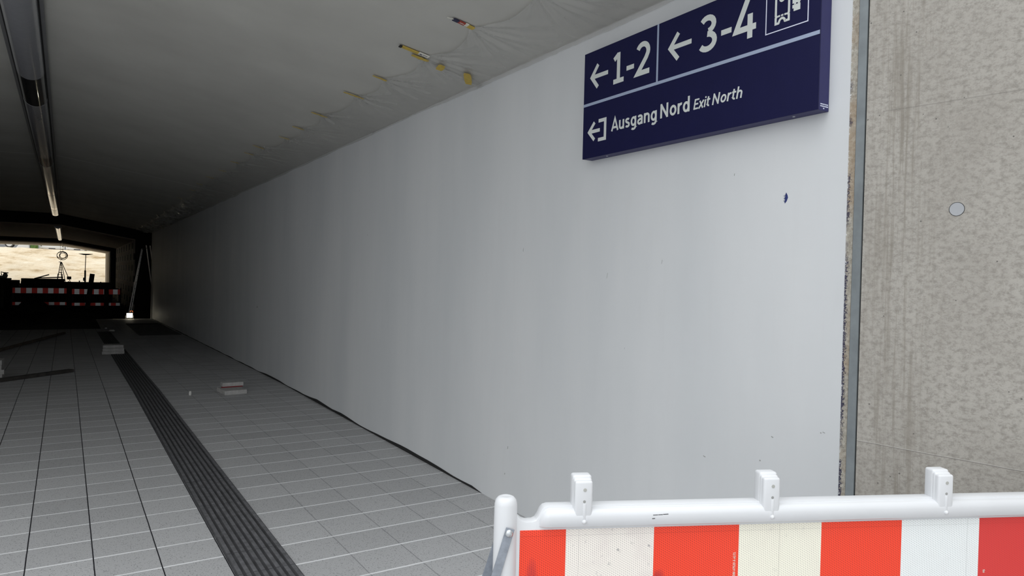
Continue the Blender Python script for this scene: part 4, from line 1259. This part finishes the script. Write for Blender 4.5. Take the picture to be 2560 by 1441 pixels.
m = MB(); m.box(-0.11, 0.11, -0.06, 0.06, -0.06, 0.0); m.build('hook_plate', 'black', t)
m = MB(); m.box(-4.1, -2.55, 47.6, 48.5, -0.5, 0.815)
tag(m.build('tool_chest', 'wood_dark', bevel=0.02), 'dark chest carrying the small pale machine behind the fences', 'chest')
# small machine behind the left fence
t = thing('vibrating_plate', 'small pale machine with dark handle behind the left end of the fences', 'machine', (-3.22, 48.0, 0.82), 0)
m = MB(); m.box(-0.42, 0.30, -0.25, 0.25, 0.0, 0.10); m.build('base_plate', 'dark_steel', t, bevel=0.03)
m = MB(); m.box(-0.30, 0.12, -0.2, 0.2, 0.10, 0.24); m.build('motor_cover', 'car_white', t, bevel=0.05)
m = MB(); m.lathe([(0.11, -0.14), (0.12, -0.1), (0.12, 0.1), (0.11, 0.14)], 20, (0.02, 0, 0.25), axis='y'); m.build('drum', 'car_white', t, smooth=50)
m = MB(); m.tube([(-0.15, 0, 0.25), (-0.17, 0, 0.44), (0.02, 0, 0.38), (0.16, 0, 0.39)], 0.03, 8); m.build('handle', 'black', t, smooth=50)
m = MB(); m.box(-0.06, 0.08, -0.05, 0.05, 0.3, 0.42); m.build('tank', 'black', t, bevel=0.02)
# covered pallets at the far left
for x, w_, lb in ((-3.62, 0.30, 'dark crate at the left edge behind the far fences'), (-2.98, 0.44, 'dark crate nearest the left far fence')):
    t = thing('crate', lb, 'crate', (x, 41.2, fz(41.2) - 0.06), 0)
    m = MB(); m.box(-w_ / 2, w_ / 2, -0.3, 0.3, 0, 1.12); m.build('body', 'wood_dark', t, bevel=0.01)
    for k in (-1, 0, 1):
        m = MB(); m.box(k * w_ * 0.32 - 0.02, k * w_ * 0.32 + 0.02, -0.315, -0.3, 0.05, 1.1); m.build('slat', 'wood', t)
# cover over the missing paving, at the right
m = MB(); m.grid(10, 40, lambda a, b: (1.46 + 1.02 * a, 20.05 + 5.5 * b, fz(20.05 + 5.5 * b) - 0.02 + 0.008 * nz(a * 3, b * 12, 1, 2)))
tag(m.build('rubber_mat', 'mat', smooth=60, fix=False), 'black mat filling the unpaved patch beside the wall', 'mat')

# ================================================================ VEHICLES ABOVE THE SAND SLOPE
def wheel(t, x, y, r):
    m = MB(); m.lathe([(r * 0.62, -0.10), (r * 0.96, -0.11), (r, -0.06), (r, 0.06), (r * 0.96, 0.11), (r * 0.62, 0.10)], 28, (x, y, r), axis='y')
    w_ = m.build('wheel', 'tyre', t, smooth=40)
    m = MB(); m.lathe([(r * 0.70, -0.105), (r * 0.66, -0.122), (r * 0.2, -0.115), (r * 0.12, -0.13), (0.0, -0.13)], 28, (x, y, r), axis='y')
    rm = m.build('rim', 'rim', w_, smooth=30)
def vehicle(name, label, cat, x, y, z, L, prof, mat, wr=0.33, rotz=0.0):
    """side-on vehicle: prof is the side outline (x, z)"""
    t = thing(name, label, cat, (x, y, z), rotz)
    m = MB(); m.extrude(prof, 'y', -0.85, 0.85); m.build('body', mat, t, bevel=0.06, smooth=40)
    for wx in (-L * 0.31, L * 0.31):
        wheel(t, wx, -0.80, wr); wheel(t, wx, 0.62, wr)
    m = MB(); m.box(-L / 2 - 0.03, -L / 2 + 0.12, -0.8, 0.8, 0.28, 0.52); m.build('bumper', 'black', t, bevel=0.04)
    m = MB(); m.box(L / 2 - 0.12, L / 2 + 0.03, -0.8, 0.8, 0.28, 0.52); m.build('bumper', 'black', t, bevel=0.04)
    return t
zc = 3.46
def carprof(L): return [(-L / 2, 0.32), (L / 2, 0.32), (L / 2, 0.72), (L * 0.30, 0.92), (L * 0.14, 1.40), (-L * 0.30, 1.42), (-L * 0.46, 0.95), (-L / 2, 0.88)]
def vanprof(L): return [(-L / 2, 0.30), (L / 2, 0.30), (L / 2, 0.85), (L * 0.40, 1.05), (L * 0.30, 1.85), (-L / 2, 1.9)]
t = vehicle('car', 'grey car with a pale wheel rim parked above the sand slope at the left', 'car', -6.68, 84.75, zc, 4.4, carprof(4.4), 'car_grey', 0.36)
m = MB(); m.extrude([(-1.25, 0.98), (0.55, 0.98), (0.35, 1.33), (-1.15, 1.34)], 'y', -0.862, -0.855); m.build('side_window', 'glass_dark', t)
def van(label, x, y, z, W):
    t = thing('van', label, 'van', (x, y, z))
    m = MB(); m.extrude([(0, 0.14), (-0.06, 0.30), (-0.05, 0.75), (0.35, 1.15), (0.75, 1.95), (1.55, 2.0), (1.55, 0.14)], 'x', -W / 2, W / 2)
    m.build('body', 'car_white', t, bevel=0.04, smooth=40)
    m = MB(); m.rbox(-W / 2 + 0.02, W / 2 - 0.02, -0.12, 0.05, 0.07, 0.34, 0.04); bp = m.build('bumper', 'car_white', t, smooth=50)
    m = MB(); m.box(-0.28, 0.28, -0.135, -0.115, 0.05, 0.13); m.build('grille', 'black', bp)
    for sx in (-1, 1):
        m = MB(); m.rbox(sx * W * 0.42 - 0.05, sx * W * 0.42 + 0.05, -0.135, -0.10, 0.30, 0.44, 0.02); m.build('lamp', 'glass_dark', t, smooth=50)
        m = MB(); m.lathe([(0.15, -0.10), (0.21, -0.10), (0.22, -0.05), (0.22, 0.05), (0.21, 0.1), (0.15, 0.1)], 20, (sx * (W / 2 - 0.22), 0.75, 0.22), axis='x'); m.build('wheel', 'tyre', t, smooth=40)
    m = MB(); m.obox((0, 0.53, 1.55), (W * 0.42, 0, 0), (0, 0.14, 0.28), (0, -0.012, 0.006)); m.build('windscreen', 'glass_dark', t)
van('white van parked above the sand slope just left of the hanging coil', -1.82, 84.0, 3.40, 2.15)
van('white van parked above the sand slope right of the hanging coil', 0.32, 84.0, 3.38, 1.95)
m = MB(); m.extrude([(-4.75, 3.40), (-3.66, 3.40), (-3.70, 3.95), (-4.35, 3.95)], 'y', 83.0, 83.7)
tag(m.build('trailer_box', 'car_white', bevel=0.03), 'pale slanted trailer box between the grey car and the hedge', 'trailer')
t = lump('hedge', 'leaf', -3.28, 83.5, 3.32, 0.32, 0.40, 0.9, 'green hedge between the pale trailer and the white van', 'hedge', 9, 4)
